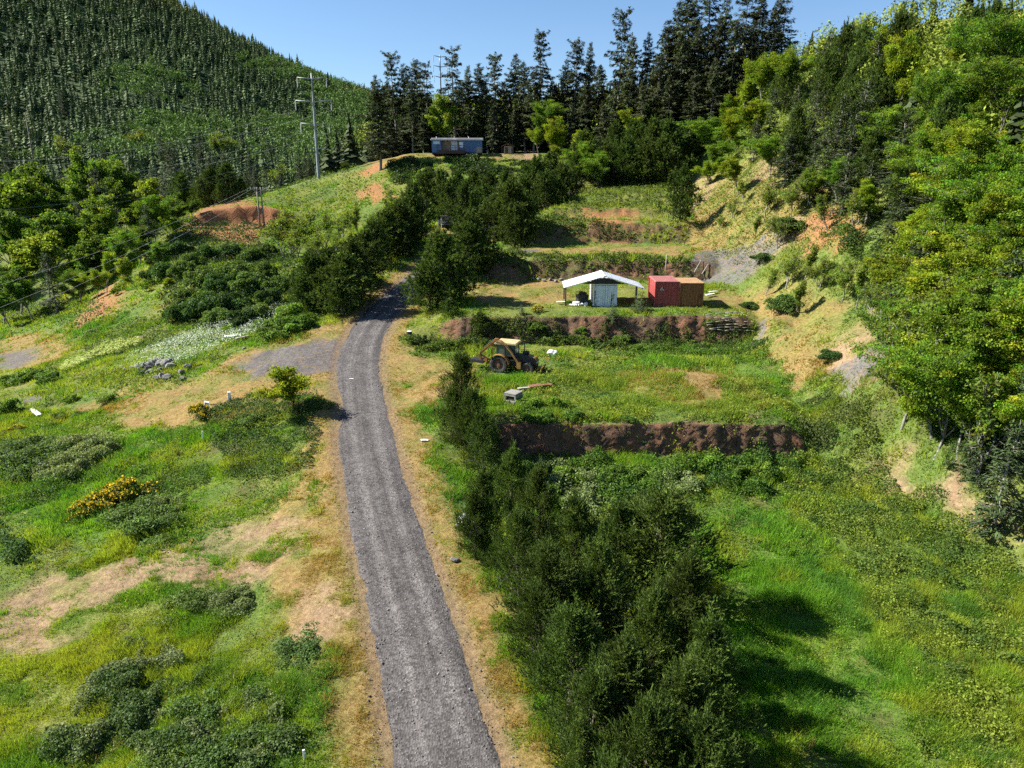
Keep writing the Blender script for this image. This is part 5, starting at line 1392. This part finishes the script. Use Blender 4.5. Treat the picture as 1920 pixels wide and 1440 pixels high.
board('white_board', 'long white board lying in the left field', 67, 778, 2.3, .34, .08, -.75, M['white'])
board('white_board', 'white board lying right of the orange container', 1331, 556, 1.5, .28, .06, .7, M['white'])
board('white_board', 'shorter white board beside the other right of the orange container', 1337, 551, 1.2, .2, .05, .5, M['white'])
board('white_board', 'white sheet of debris at the right end of the white flowers', 437, 635, 1.6, .7, .05, .35, M['white'])
board('grey_plank', 'grey plank leaning in debris at the end of the white flowers', 455, 637, 1.5, .25, .06, 1.0, M['pale_wood'])
board('grey_plank', 'pale plank in the flower bank further left', 262, 636, .9, .2, .06, .2, M['tan_board'])
board('white_board', 'white sheet on the ground left of the carport', 1052, 570, .9, .35, .04, .2, M['white'])
board('rusty_sheet', 'rusty metal sheet lying behind the concrete block', 1013, 728, 1.9, .55, .06, .35, M['rusty'])
board('grey_plank', 'grey plank in the grass left of the rusty sheet', 985, 733, 1.2, .25, .06, .3, M['pale_wood'])
# poles lying on the rocky bank behind the containers
for px, py, L_, rz, lab in ((1308, 507, 2.6, 1.0, 'pale pole lying on the rocky bank above the orange container'), (1322, 512, 2.2, .95, 'second pale pole right of the other on the rocky bank'), (1248, 505, 2.4, 1.35, 'thin dead stem standing behind the red container')):
    x, y, z = G3(px, py); m = MB(); m.cyl((-L_ / 2, 0, 0), (L_ / 2, 0, .0), .06, .035, n=7)
    o = m.build('pale_pole', M['pale_wood'], smooth=True); o.location = (x, y, z + .55); o.rotation_euler = (0, -.5 if rz < 1.2 else -1.4, rz); prop(o, lab, 'pole')

# crib of stacked branches holding the bank right of the containers
for i in range(14):
    f = i / 13; lay = i // 2
    px = 1334 + prng.uniform(0, 12) + (i % 2) * 36; py = 588 + lay * 4.4
    x, y, z = G3(px, 590); L_ = prng.uniform(2.3, 3.2)
    zz_ = H1(x, y) + .35 - lay * .26
    m = MB()
    pts = [(s * L_, prng.normal(0, .03), prng.normal(0, .03)) for s in (-.5, -.2, .1, .35, .5)]
    for a, b in zip(pts[:-1], pts[1:]): m.cyl(a, b, .038 - .006 * (i % 3), n=7)
    o = m.build('branch', M['branch'], smooth=True); o.location = (x + .2, y - .9 - .10 * lay, zz_); o.rotation_euler = (0, prng.normal(0, .05), prng.normal(.02, .08))
    prop(o, '%s bleached branch in the stack holding the bank, counted from the top' % ordinal(i + 1), 'branch', 'stacked branches right of the containers')

# rock pile by the side track and single stones
def rock(px, py, s, lab, group, flat=.6):
    x, y, z = G3(px, py)
    bm = bmesh.new(); bmesh.ops.create_icosphere(bm, subdivisions=2, radius=1)
    sd_ = prng.uniform(0, 100)
    ax = prng.normal(size=(7, 3)); ax /= np.linalg.norm(ax, axis=1, keepdims=True)
    for v in bm.verts:
        q = np.array(v.co)
        for a in ax:
            t = q @ a - .62
            if t > 0: q = q - a * t * .9
        v.co = q * (1 + prng.normal(0, .03))
    bmesh.ops.scale(bm, vec=(s, s * prng.uniform(.6, .9), s * flat), verts=bm.verts)
    me = bpy.data.meshes.new('boulder'); bm.to_mesh(me); bm.free(); me.materials.append(M['rock'])
    o = link('boulder', me, None, (x, y, z + s * flat * .45), (prng.normal(0, .2), prng.normal(0, .2), prng.uniform(0, 6)))
    return prop(o, lab, 'boulder', group)
RK = [(228,690,.34),(236,694,.3),(245,692,.28),(256,690,.4),(263,694,.35),(272,688,.5),(280,692,.45),(286,685,.55),(294,681,.6),(300,688,.5),(306,684,.55),(314,686,.7),(322,690,.6),(298,696,.4),(285,698,.35),(305,708,.5),(315,711,.55),(296,710,.4),(278,700,.35),(266,700,.3),(340,700,.45),(352,690,.4),(250,697,.25),(212,698,.25),(198,702,.3),(185,699,.25),(342,712,.3)]
for i, (px, py, s) in enumerate(sorted(RK)):
    rock(px, py, s * 1.1, '%s %s rock from the left in the rubble heap beside the side track' % (ordinal(i + 1), 'big grey' if s > .45 else 'small grey'), 'rocks of the rubble heap')
rock(457, 654, .25, 'small dark stone at the edge of the grey side track', None)
rock(853, 1052, .3, 'dark stone on the right verge beside the pine clump', None)
for i, (px, py) in enumerate(((1010,525),(1020,528),(1032,526),(1042,529),(1000,524),(1052,526))):
    rock(px, py, .4, '%s stone from the left in the grey heap behind the carport' % ordinal(i + 1 if i != 4 else 6), 'stones of the heap behind the carport')

# concrete block, white bag, small bins, stakes
x, y, z = G3(963, 754); e = empty('concrete_box', (x, y, z), -.55, 'hollow concrete box standing at the left end of the lowest terrace', 'concrete box')
m = MB()
for sx, sy, dx, dy in ((-.42, 0, .1, 1.0), (.42, 0, .1, 1.0)): m.box((sx, sy, .36), (dx, dy, .72))
for s in (-1, 1): m.box((0, s * .45, .12), (.74, .1, .24)); m.box((0, s * .45, .64), (.74, .1, .16))
m.build('box_wall', M['concrete'], e, bevel=.015)
m = MB(); m.box((0, 0, .755), (.98, 1.04, .07)); m.build('lid', M['concrete'], e, bevel=.01)
m = MB(); m.box((0, 0, .36), (.72, .78, .6)); m.build('hollow_shade', M['near_black'], e)  # dark block filling the hollow in place of the shade inside
x, y, z = G3(1036, 667); m = MB()
bm = bmesh.new(); bmesh.ops.create_icosphere(bm, subdivisions=3, radius=.42)
for v in bm.verts: v.co = Vector((v.co.x * 1.1, v.co.y * .8, v.co.z * .72)) * (1 + .22 * math.sin(v.co.x * 9 + v.co.y * 7) * math.cos(v.co.z * 8 + v.co.y * 5))
me = bpy.data.meshes.new('white_bag'); bm.to_mesh(me); bm.free(); me.materials.append(M['white'])
prop(link('white_bag', me, None, (x, y, z + .25)), 'crumpled white bag in the grass right of the tractor', 'bag')
for px, py, s, lab in ((768, 636, 1.0, 'taller dark drum in the grass right of the road bend'), (797, 640, .75, 'shorter dark drum right of the taller one')):
    x, y, z = G3(px, py); b_ = empty('oil_drum', (x, y, z), 0, lab, 'drum')
    m = MB(); m.cyl((0, 0, 0), (0, 0, .75 * s), .26 * s, n=16)
    for q in (.02, .25, .5, .72): m.cyl((0, 0, q * s), (0, 0, (q + .03) * s), .275 * s, n=16)
    m.build('barrel', M['black'], b_)
    m = MB(); m.cyl((0, 0, .752 * s), (0, 0, .78 * s), .24 * s, n=16); m.build('lid', M['trim'] if s == 1 else M['black'], b_)
x, y, z = G3(946, 449); m = MB(); m.box((0, 0, .45), (.6, .45, .9)); m.box((0, 0, .93), (.68, .53, .07)); m.box((0, -.235, .5), (.44, .03, .6))
o = m.build('utility_box', M['black'], bevel=.02); o.location = (x, y, z); prop(o, 'dark box standing in the grass below the upper road', 'box')
for px, py, h, w_, lab, t in ((430, 752, .75, .34, 'white post stump standing above the bramble patch', .1), (386, 772, .5, .5, 'white rag caught in the broom bush', .6), (381, 828, .8, .12, 'thin white stake standing in the brambles', .05), (571, 1425, .45, .12, 'short white stake in the grass at the bottom', 0)):
    x, y, z = G3(px, py); m = MB()
    m.box((0, 0, h / 2), (w_ * .6, w_ * .45, h)); m.box((w_ * .32, .02, h * .36), (w_ * .3, w_ * .3, h * .7)); m.box((0, 0, h + .02), (w_ * .7, w_ * .5, .05))
    o = m.build('white_stake', M['white'], bevel=.01); o.location = (x, y, z - .05 + (.35 if t > .3 else 0)); o.rotation_euler = (t * .4, t * .5, .4); prop(o, lab, 'stake')
for i, (px, py, s) in enumerate(((868,975,.5),(882,968,.6),(890,982,.5),(875,990,.4),(862,985,.35))):
    board('white_scrap', '%s piece of white rubbish from the front beside the pine clump' % ordinal(i + 1), px, py, 1.2 * s, .8 * s, .05, i * .9, M['white'], .25, 'rubbish', 'white rubbish by the pine clump', .25)
board('white_scrap', 'scrap of white rubbish on the right verge of the road', 796, 827, .5, .25, .03, .1, M['white'], .05, 'rubbish', None, .1)
board('white_scrap', 'flat pale scrap on the gravel road by the side track', 659, 712, .35, .12, .02, .1, M['white'], 0, 'rubbish', None, .02).location.z += .02

# ---- yellow tractor with a folded boom mower
x, y, z = G3(962, 694); z -= .1
T = empty('farm_tractor', (x, y, z), R(-17), 'worn yellow tractor with a folded boom mower parked on the terrace', 'tractor')
m = MB()   # hood, chassis
m.prism([(.25,.95),(.25,1.55),(1.2,1.50),(1.95,1.28),(2.1,1.05),(2.1,.75),(1.3,.72)], -.38, .38); m.build('hood', M['black'], T, bevel=.05)
m = MB(); m.prism([(1.35,1.475),(1.96,1.30),(2.13,1.05),(2.16,1.06),(1.98,1.34),(1.36,1.52)], -.33, .33); m.build('nose_panel', M['yellow'], T, bevel=.01)
m = MB(); m.box((.55, 0, .72), (2.9, .5, .42)); m.box((-.9, 0, .85), (.8, .9, .5)); m.box((1.6, 0, .55), (.5, 1.1, .18)); m.build('chassis', M['black'], T, bevel=.03)
m = MB()   # cab posts and floor
zc0, zc1 = 1.15, 2.38
for sx, sy in ((-1.15,-.72),(-1.15,.72),(.3,-.62),(.3,.62),(-.5,-.74),(-.5,.74)):
    m.bar((sx * 1.02, sy, zc0), (sx, sy * .93, zc1), .08, .08)
m.box((-.42, 0, 1.12), (1.5, 1.4, .1)); m.box((.30, 0, 1.5), (.06, 1.2, .08)); m.box((-1.17, 0, 1.45), (.06, 1.4, .08))
for s in (-1, 1): m.box((-.42, s * .73, 1.48), (1.5, .05, .08))
m.build('cab_frame', M['black'], T)
for nm_, (a, b, c_, d_) in (('side', ((-1.13,-.735,1.5),(.28,-.655,1.5),(.28,-.60,2.34),(-1.12,-.68,2.34))), ('side', ((-1.13,.735,1.5),(.28,.655,1.5),(.28,.60,2.34),(-1.12,.68,2.34))),
                            ('front', ((.325,-.6,1.54),(.325,.6,1.54),(.31,.55,2.34),(.31,-.55,2.34))), ('rear', ((-1.19,-.66,1.5),(-1.19,.66,1.5),(-1.165,.62,2.34),(-1.165,-.62,2.34)))):
    m = MB(); m.add([a, b, c_, d_], [(0, 1, 2, 3)]); m.build('window', M['dark_glass'], T)
m = MB(); m.prism([(-1.35,2.38),(.48,2.38),(.54,2.46),(.42,2.55),(-1.25,2.58),(-1.4,2.48)], -.76, .76); m.build('cab_roof', M['yellow_roof'], T, bevel=.03)
m = MB(); m.box((-.55, 0, 1.42), (.45, .48, .14)); m.box((-.78, 0, 1.75), (.12, .46, .6)); m.build('seat', M['black'], T, bevel=.03)
m = MB(); m.cyl((1.05, -.22, 1.45), (1.05, -.22, 2.45), .045, n=8); m.cyl((1.05, -.22, 2.45), (1.0, -.22, 2.56), .05, n=8); m.build('exhaust_pipe', M['black'], T)
m = MB(); m.cyl((.8, .3, 1.6), (1.3, .3, 1.6), .16, n=12); m.build('air_filter', M['black'], T)
def tyre(cx_, cy_, r, w_, face):
    m = MB(); n = 26
    prof_ = [(r * .56, -w_ * .42), (r * .72, -w_ / 2), (r * .93, -w_ / 2), (r, -w_ * .34), (r, w_ * .34), (r * .93, w_ / 2), (r * .72, w_ / 2), (r * .56, w_ * .42)]
    V, Fl = [], []
    for i in range(n):
        a = 2 * math.pi * i / n
        V += [(cx_ + math.cos(a) * q, cy_ + wv, r + math.sin(a) * q) for q, wv in prof_]
    k = len(prof_)
    for i in range(n):
        for j in range(k): Fl.append((i * k + j, i * k + (j + 1) % k, ((i + 1) % n) * k + (j + 1) % k, ((i + 1) % n) * k + j))
    m.add(V, Fl)
    for i in range(n):       # tread lugs
        a = 2 * math.pi * i / n; s = 1 if i % 2 else -1
        c = Vector((cx_ + math.cos(a) * r, cy_ + s * w_ * .24, r + math.sin(a) * r))
        m.box(c, (.05 * r / .7, w_ * .5, .07 * r / .7), Matrix.Rotation(-a + math.pi / 2, 3, 'Y') @ Matrix.Rotation(s * .5, 3, 'Z'))
    t_ = m.build('wheel', M['rubber'], T)
    m = MB(); m.cyl((cx_, cy_ - w_ * .2, r), (cx_, cy_ + w_ * .2, r), r * .565, n=20); m.cyl((cx_, cy_ + face * w_ * .2, r), (cx_, cy_ + face * w_ * .42, r), r * .2, n=12)
    for i in range(6):
        a = i * math.pi / 3; m.cyl((cx_ + math.cos(a) * r * .33, cy_ + face * w_ * .2, r + math.sin(a) * r * .33), (cx_ + math.cos(a) * r * .33, cy_ + face * w_ * .27, r + math.sin(a) * r * .33), r * .05, n=6)
    m.build('rim', M['rusty'], t_)
for s in (-1, 1):
    tyre(-.95, s * .86, .74, .44, s); tyre(1.45, s * .72, .50, .32, s)
    m = MB()
    pr = [(-.95 + math.cos(a) * .90, .74 + math.sin(a) * .86) for a in np.linspace(.1, 2.45, 12)] + [(-.95 + math.cos(a) * .86, .74 + math.sin(a) * .82) for a in np.linspace(2.45, .1, 12)]
    m.prism(pr, s * .86 - .26, s * .86 + .26); m.build('mudguard', M['yellow'], T)
# boom: up from the right side beside the cab, over its back corner, down to the mower head behind
m = MB()
bp_ = [(.75,-.86,.85),(.45,-.88,1.35),(.05,-.88,1.95),(-.35,-.86,2.4),(-.8,-.80,2.68),(-1.2,-.7,2.74)]
for a, b in zip(bp_[:-1], bp_[1:]): m.bar(a, b, .14, .18)
m.box((.75,-.8,.75), (.35,.3,.5)); m.build('boom', M['yellow'], T)
m = MB(); m.bar((-1.2,-.68,2.78), (-2.75,-.5,1.45), .12, .16); m.box((-1.2,-.68,2.76), (.3,.24,.22)); m.bar((-1.3,-.52,2.6), (-2.3,-.42,1.75), .07, .07); m.build('dipper_arm', M['orange'], T)
m = MB(); m.tube([(.6,-.98,1.3),(.2,-.99,1.9),(-.3,-.97,2.35),(-.7,-.9,2.6)], .035); m.build('hydraulic_hose', M['black'], T)
m = MB(); m.tube([(-1.3,-.78,2.85),(-2.0,-.7,2.3),(-2.7,-.6,1.6),(-2.6,-.55,1.0)], .025); m.build('hydraulic_hose', M['black'], T)
m = MB(); m.bar((-1.6,-.3,.75), (-2.65,-.45,1.35), .12, .12); m.bar((-2.75,-.5,1.45), (-2.7,-.5,.85), .14, .2); m.box((-2.35,-.4,.95), (.5,.3,.3)); m.bar((-1.3, -.3, .8), (-2.2,-.4,.7), .14, .2); m.bar((-1.75, -.3, .8), (-1.72,-.35,1.95), .09, .09); m.build('linkage', M['orange'], T)
m = MB(); m.prism([(-3.75,.72),(-3.72,.95),(-3.3,1.05),(-2.55,.98),(-2.3,.85),(-2.35,.68),(-3.1,.76)], -.85, -.1); m.build('mower_head', M['black'], T, bevel=.03)
m = MB(); m.box((2.35, 0, .5), (.5, .3, .14)); m.add([(2.45,-.75,.28),(2.45,.75,.28),(2.62,.75,.72),(2.62,-.75,.72),(2.52,-.75,.28),(2.52,.75,.28),(2.70,.75,.70),(2.70,-.75,.70)], [(0,1,2,3),(7,6,5,4),(0,4,5,1),(2,6,7,3),(1,5,6,2),(0,3,7,4)])
m.build('front_blade', M['yellow'], T)
for s in (-1, 1):
    m = MB(); m.cyl((2.1, s * .24, 1.0), (2.16, s * .24, 1.0), .07, n=12); m.build('headlight', M['curtain'], T)
m = MB(); m.bar((.4,-.62,2.0), (.55,-.95,2.0), .03, .03); m.box((.56,-.98,1.95), (.04,.14,.28)); m.build('mirror', M['black'], T)

# ---- dark pickup half hidden between the pines
x, y, z = at_Y(836, 113); 
K = empty('pickup_truck', (x, y, z), R(-75), 'dark pickup parked between the pines below the blue house', 'pickup')
m = MB(); m.prism([(-2.5,.5),(-2.5,1.1),(-.5,1.1),(-.5,1.15),(1.0,1.15),(2.3,1.05),(2.5,.9),(2.5,.5)], -.9, .9); m.build('body', M['black'], K, bevel=.06)
m = MB(); m.prism([(-.55,1.13),(-.35,1.8),(.65,1.8),(1.15,1.14)], -.8, .8); m.build('cab', M['black'], K, bevel=.05)
m = MB(); m.add([(1.14,-.7,1.2),(1.14,.7,1.2),(.74,.66,1.74),(.74,-.66,1.74)], [(0,1,2,3)]); m.build('windscreen', M['near_black'], K)
for s in (-1, 1):
    m = MB(); m.add([(-.42,s*.812,1.2),(.95,s*.812,1.2),(.62,s*.812,1.72),(-.3,s*.812,1.72)], [(0,1,2,3)]); m.build('window', M['glass'], K)
    m = MB(); m.box((2.5, s * .65, .85), (.06, .3, .16)); m.build('headlight', M['curtain'], K)
    for wx in (-1.6, 1.5):
        m = MB(); m.cyl((wx, s * .62, .38), (wx, s * .93, .38), .38, n=18); t_ = m.build('wheel', M['rubber'], K)
        m = MB(); m.cyl((wx, s * .92, .38), (wx, s * .945, .38), .22, n=14); m.build('rim', M['steel'], t_)
m = MB(); m.box((2.55, 0, .6), (.12, 1.75, .18)); m.box((2.52, 0, .86), (.04, .9, .16)); m.build('bumper', M['steel'], K, bevel=.02)

# ---- blue mobile home on the bench
hx, hy, hz = at_Y(858, 150)
B = empty('mobile_home', (hx, hy, hz), .02, 'long low blue mobile home with a wooden deck on the upper bench', 'house')
W2, Dp, Hw = 4.95, 4.2, 2.75
m = MB(); y0 = -Dp / 2
m.box((-4.0, 0, Hw / 2 + .15), (1.9, Dp, Hw - .3)); m.box((2.7, 0, Hw / 2 + .15), (4.5, Dp, Hw - .3)); m.box((-1.3, .5, Hw / 2 + .15), (3.48, Dp - 1.0, Hw - .3))
for k in range(30):
    xx = .6 + k * .144
    m.box((xx, y0 - .012, Hw / 2 + .15), (.02, .02, Hw - .34))
m.build('wall', M['blue_siding'], B)
m = MB(); m.box((0, 0, .15), (9.86, Dp - .1, .298)); m.build('skirting', M['near_black'], B)
m = MB(); m.box((-1.3, y0 + .985, Hw / 2 + .15), (3.3, .04, Hw - .45)); m.build('porch_wall', M['tan_board'], B)
m = MB(); m.add([(-5.15, y0 - .25, Hw), (5.15, y0 - .25, Hw), (5.15, 0, Hw + .42), (-5.15, 0, Hw + .42), (5.15, -y0 + .25, Hw), (-5.15, -y0 + .25, Hw)], [(0,1,2,3),(3,2,4,5),(1,4,2),(0,3,5),(0,5,4,1)])
ro = m.build('roof', M['house_roof'], B)
for k, xx in enumerate((-4.1, 2.3)):
    m = MB(); m.cyl((xx, -.5, Hw + .25), (xx, -.5, Hw + .62), .08, n=8); m.build('vent_pipe', M['white'], ro)
m = MB(); m.box((0, y0 - .27, Hw - .06), (10.3, .05, .22)); m.box((-5.17, 0, Hw - .02), (.05, Dp + .5, .2)); m.box((5.17, 0, Hw - .02), (.05, Dp + .5, .2)); m.build('fascia', M['trim'], B)
for xx, zz_, ww, hh_, yy in ((-4.0, 2.15, 1.15, .42, y0), (.85, 1.75, .7, .95, y0)):
    m = MB(); m.box((xx, yy - .03, zz_), (ww, .05, hh_)); f_ = m.build('window', M['curtain'], B)
    m = MB()
    for s in (-1, 1): m.box((xx + s * (ww / 2 + .03), yy - .04, zz_), (.06, .07, hh_ + .12)); m.box((xx, yy - .04, zz_ + s * (hh_ / 2 + .03)), (ww, .07, .06))
    m.build('frame', M['trim'], f_)
m = MB(); m.box((-.55, y0 + .95, 1.45), (1.1, .05, 1.95)); d_ = m.build('door', M['curtain'], B)
m = MB()
for xx in (-1.13, -.55, .03): m.box((xx, y0 + .91, 1.45), (.08, .05, 2.0))
m.box((-.55, y0 + .91, 2.45), (1.2, .05, .08)); m.build('frame', M['white'], d_)
m = MB(); m.box((-1.1, y0 - .55, .62), (5.4, 3.0, .12))
m.box((-1.1, y0 - 2.03, .35), (5.4, .06, .62)); dk = m.build('deck', M['brown_trim'], B)
m = MB()
for k in range(7): m.box((-3.75 + k * .88, y0 - 2.0, 1.1), (.09, .09, .95))
m.box((-1.1, y0 - 2.0, 1.58), (5.4, .09, .08)); m.box((-1.1, y0 - 2.0, 1.15), (5.3, .05, .05)); m.bar((1.6, y0 - 2.0, 1.55), (2.6, y0 - 2.0, 1.0), .08, .08); m.box((2.6, y0 - 2.0, .55), (.09, .09, 1.0)); m.bar((-3.75, y0 - 2.0, 1.58), (-3.75, y0 - .1, 1.58), .08, .08)
m.build('railing', M['brown_trim'], dk)
m = MB()
for k in range(3): m.box((1.75 + k * .3, y0 - 1.2, .5 - k * .17), (.3, 1.2, .06))
m.build('steps', M['brown_trim'], dk)
for xx in (-3.0, .42):
    m = MB(); m.box((xx, y0 + .12, 1.65), (.12, .12, 2.0)); m.build('post', M['brown_trim'], B)
m = MB(); m.box((4.35, y0 - .03, .8), (1.0, .05, 1.1)); m.build('panel', M['tan_board'], B)
# small gabled pump house
sx0, sy0, sz0 = at_Y(952, 151)
S = empty('garden_shed', (sx0, sy0, sz0), 0, 'little brown shed with a gable roof right of the blue house', 'shed')
m = MB(); m.box((0, 0, .75), (1.5, 1.4, 1.5)); m.build('wall', M['tan_board'], S)
m = MB(); m.box((-.2, -.72, .65), (.55, .04, 1.2)); m.build('door', M['brown_trim'], S)
m = MB(); m.prism([(-1.35,1.35),(0,1.95),(1.35,1.35),(1.35,1.45),(0,2.06),(-1.35,1.45)], -1.1, 1.1); m.build('roof', M['rusty'], S)
for s in (-1, 1):
    m = MB(); m.box((s * 1.15, -.95, .7), (.1, .1, 1.4)); m.build('post', M['brown_trim'], S)

# ---- steel transmission poles
def steel_pole(px, py_top, Y, label, arms, rz, rbase, lower=True):
    x, y, z, h = top_Y(px, py_top, Y)
    e = empty('transmission_pole', (x, y, z - .3), rz, label, 'power pole')
    h += .3
    m = MB(); n = 6
    for i in range(n):
        f0, f1 = i / n, (i + 1) / n
        m.cyl((0, 0, h * f0), (0, 0, h * f1), rbase * (1 - .62 * f0), rbase * (1 - .62 * f1), n=12, cap=(i == n - 1))
    m.build('shaft', M['steel'], e, smooth=True)
    for fz, L_ in arms:
        for s in (-1, 1):
            zz_ = h * fz
            m = MB(); m.cyl((0, 0, zz_ - .15), (s * L_, 0, zz_ + .12), .13, .07, n=8); a_ = m.build('crossarm', M['steel'], e, smooth=True)
            m = MB(); m.cyl((s * L_, 0, zz_ + .08), (s * L_, 0, zz_ - 1.75), .06, n=8)
            for k in range(7): m.cyl((s * L_, 0, zz_ - .25 - k * .2), (s * L_, 0, zz_ - .33 - k * .2), .12, n=10)
            m.build('insulator', M['trim'], a_)
    if lower:
        m = MB(); m.bar((-1.3, 0, h * .30), (1.9, 0, h * .30), .12, .14)
        for s in (-1.25, .9, 1.8): m.cyl((s, 0, h * .30), (s, 0, h * .30 + .35), .05, n=6)
        m.build('lower_crossarm', M['steel'], e)
    return e, h
tp_, th_ = steel_pole(598, 137, 155, 'tall steel transmission pole with three pairs of arms on the grassy knoll', [(.955, 2.9), (.745, 3.6), (.535, 2.9)], .05, .36)
steel_pole(829, 103, 210, 'distant steel pole with short arms among the spruces behind the house', [(.985, 1.9), (.88, 2.0), (.77, 1.9)], .5, .4, False)
# wooden double pole at the red earth
x0, y0_, z0_ = at_Y(492, 126); _, _, _, hh_ = top_Y(490, 352, 126)
U = empty('utility_pole', (x0, y0_, z0_ - .2), .15, 'pair of wooden power poles with a crossarm at the red earth cutting', 'power pole'); hh_ += .3
for s in (-.35, .35):
    m = MB(); m.cyl((s, 0, 0), (s * .9, 0, hh_), .16, .11, n=10); m.build('pole', M['branch'], U, smooth=True)
m = MB(); m.bar((-1.4, 0, hh_ - .35), (1.4, 0, hh_ - .35), .1, .13); ca = m.build('crossarm', M['branch'], U)
for s in (-1.3, -.65, .65, 1.3):
    m = MB(); m.cyl((s, 0, hh_ - .27), (s, 0, hh_ - .05), .06, n=8); m.build('insulator', M['trim'], ca)
x1, y1_, z1_, h1_ = top_Y(73, 212, 215)
U2 = empty('utility_pole', (x1, y1_, z1_ - .2), 0, 'single grey pole among trees low on the hill at far left', 'power pole')
m = MB(); m.cyl((0, 0, 0), (0, 0, h1_ + .3), .2, .13, n=10); m.build('pole', M['timber'], U2, smooth=True)
m = MB(); m.bar((-1.2, 0, h1_ - .3), (1.2, 0, h1_ - .3), .12, .14); m.build('crossarm', M['timber'], U2)

M['wire'] = noisy_mat('power_wire', (.22,.23,.24), (.30,.31,.32), 5, .5, 0)
def wire(a, b, sag, label, group, r=.016):
    a, b = Vector(a), Vector(b); pts = []
    for i in range(25):
        t = i / 24; p = a.lerp(b, t); p.z -= sag * 4 * t * (1 - t); pts.append(p)
    o = Vector(a); m = MB(); m.tube([p - o for p in pts], r, 4)
    ob = m.build('power_line', M['wire']); ob.location = o
    prop(ob, label, 'power line', group)
ux, uy, uz = U.location
for s, qx, qy, lab in ((-1.6, -70, 556, 'upper of the three wires running down left from the wooden poles'), (-.8, -60, 600, 'middle of the three wires running down left from the wooden poles'), (1.6, -60, 625, 'lowest of the three wires running down left from the wooden poles')):
    wire((ux + s * .8, uy + .1 * s, uz + hh_ - .05), P(qx, qy, 78), .9, lab, None)
tx_, ty_, tz_ = tp_.location
for s, qx, qy, lab in ((-1.25, -60, 398, 'upper wire sagging left from the lower arm of the tall steel pole'), (1.8, -80, 420, 'lower wire sagging left from the lower arm of the tall steel pole')):
    wire((tx_ + s, ty_, tz_ + th_ * .30 + .35), P(qx, qy, 120), 2.2, lab, None, .02)
for s, lab in ((-1.1, 'wire crossing the dark hillside at far left, upper'), (1.1, 'wire crossing the dark hillside at far left, lower')):
    wire((x1 + 28, y1_ - 6, P(220, 251 if s < 0 else 262, y1_ - 6)[2]), P(-60, 267 if s < 0 else 277, 205), .6, lab, None, .028)
for k, (fz, L_) in enumerate(((.745, 3.6), (.535, 2.9))):
    for s in (-1, 1):
        wire((tx_ + s * L_, ty_, tz_ + th_ * fz - 1.75), P(-120, 300 + 45 * k + 14 * (s > 0), 190), 3.5, '%s wire running left from the %s arms of the tall steel pole' % ('rear' if s < 0 else 'front', 'middle' if k == 0 else 'lowest'), None, .024)
# ------------------------------------------------------------------ camera, sun, sky
cd = bpy.data.cameras.new('camera'); cam = bpy.data.objects.new('camera', cd); COL.objects.link(cam)
cd.sensor_fit = 'HORIZONTAL'; cd.sensor_width = 36; cd.lens = 36 * F / 1920
cd.clip_end = 5000; cd.clip_start = .1
cam.location = (0, 0, CAMZ); cam.rotation_euler = (math.pi / 2 - PITCH, 0, 0)
scene.camera = cam

SUN_EL = R(40); SUN_AZ = R(-83)          # azimuth measured from +Y towards +X
sd = Vector((math.sin(SUN_AZ) * math.cos(SUN_EL), math.cos(SUN_AZ) * math.cos(SUN_EL), math.sin(SUN_EL)))
sl = bpy.data.lights.new('sun', 'SUN'); so = bpy.data.objects.new('sun', sl); COL.objects.link(so)
sl.energy = 5.0; sl.angle = R(.53); sl.color = (1, .94, .84)
so.rotation_euler = sd.to_track_quat('Z', 'Y').to_euler(); so.location = (-60, 20, 90)
w = bpy.data.worlds.new('World'); scene.world = w; w.use_nodes = True
nt = w.node_tree; nt.nodes.clear()
sk = nt.nodes.new('ShaderNodeTexSky'); sk.sky_type = 'NISHITA'; sk.sun_disc = False
sk.sun_elevation = SUN_EL; sk.sun_rotation = SUN_AZ; sk.altitude = 60; sk.air_density = 1.0; sk.dust_density = .15; sk.ozone_density = 6.0
bg = nt.nodes.new('ShaderNodeBackground'); bg.inputs[1].default_value = .058
wo = nt.nodes.new('ShaderNodeOutputWorld')
nt.links.new(sk.outputs[0], bg.inputs[0]); nt.links.new(bg.outputs[0], wo.inputs[0])
scene.view_settings.view_transform = 'Standard'; scene.view_settings.look = 'None'
scene.view_settings.exposure = 1.5; scene.view_settings.gamma = 1
cy = scene.cycles
cy.max_bounces = 8; cy.diffuse_bounces = 4; cy.glossy_bounces = 2; cy.transmission_bounces = 5; cy.transparent_max_bounces = 4
cy.use_adaptive_sampling = True; cy.adaptive_threshold = .015; cy.adaptive_min_samples = 16
cy.caustics_reflective = False; cy.caustics_refractive = False
cy.use_denoising = False
try:
    cy.denoiser = 'OPENIMAGEDENOISE'; cy.denoising_input_passes = 'RGB_ALBEDO_NORMAL'; cy.denoising_prefilter = 'ACCURATE'
except Exception: pass
cy.sample_clamp_indirect = 4
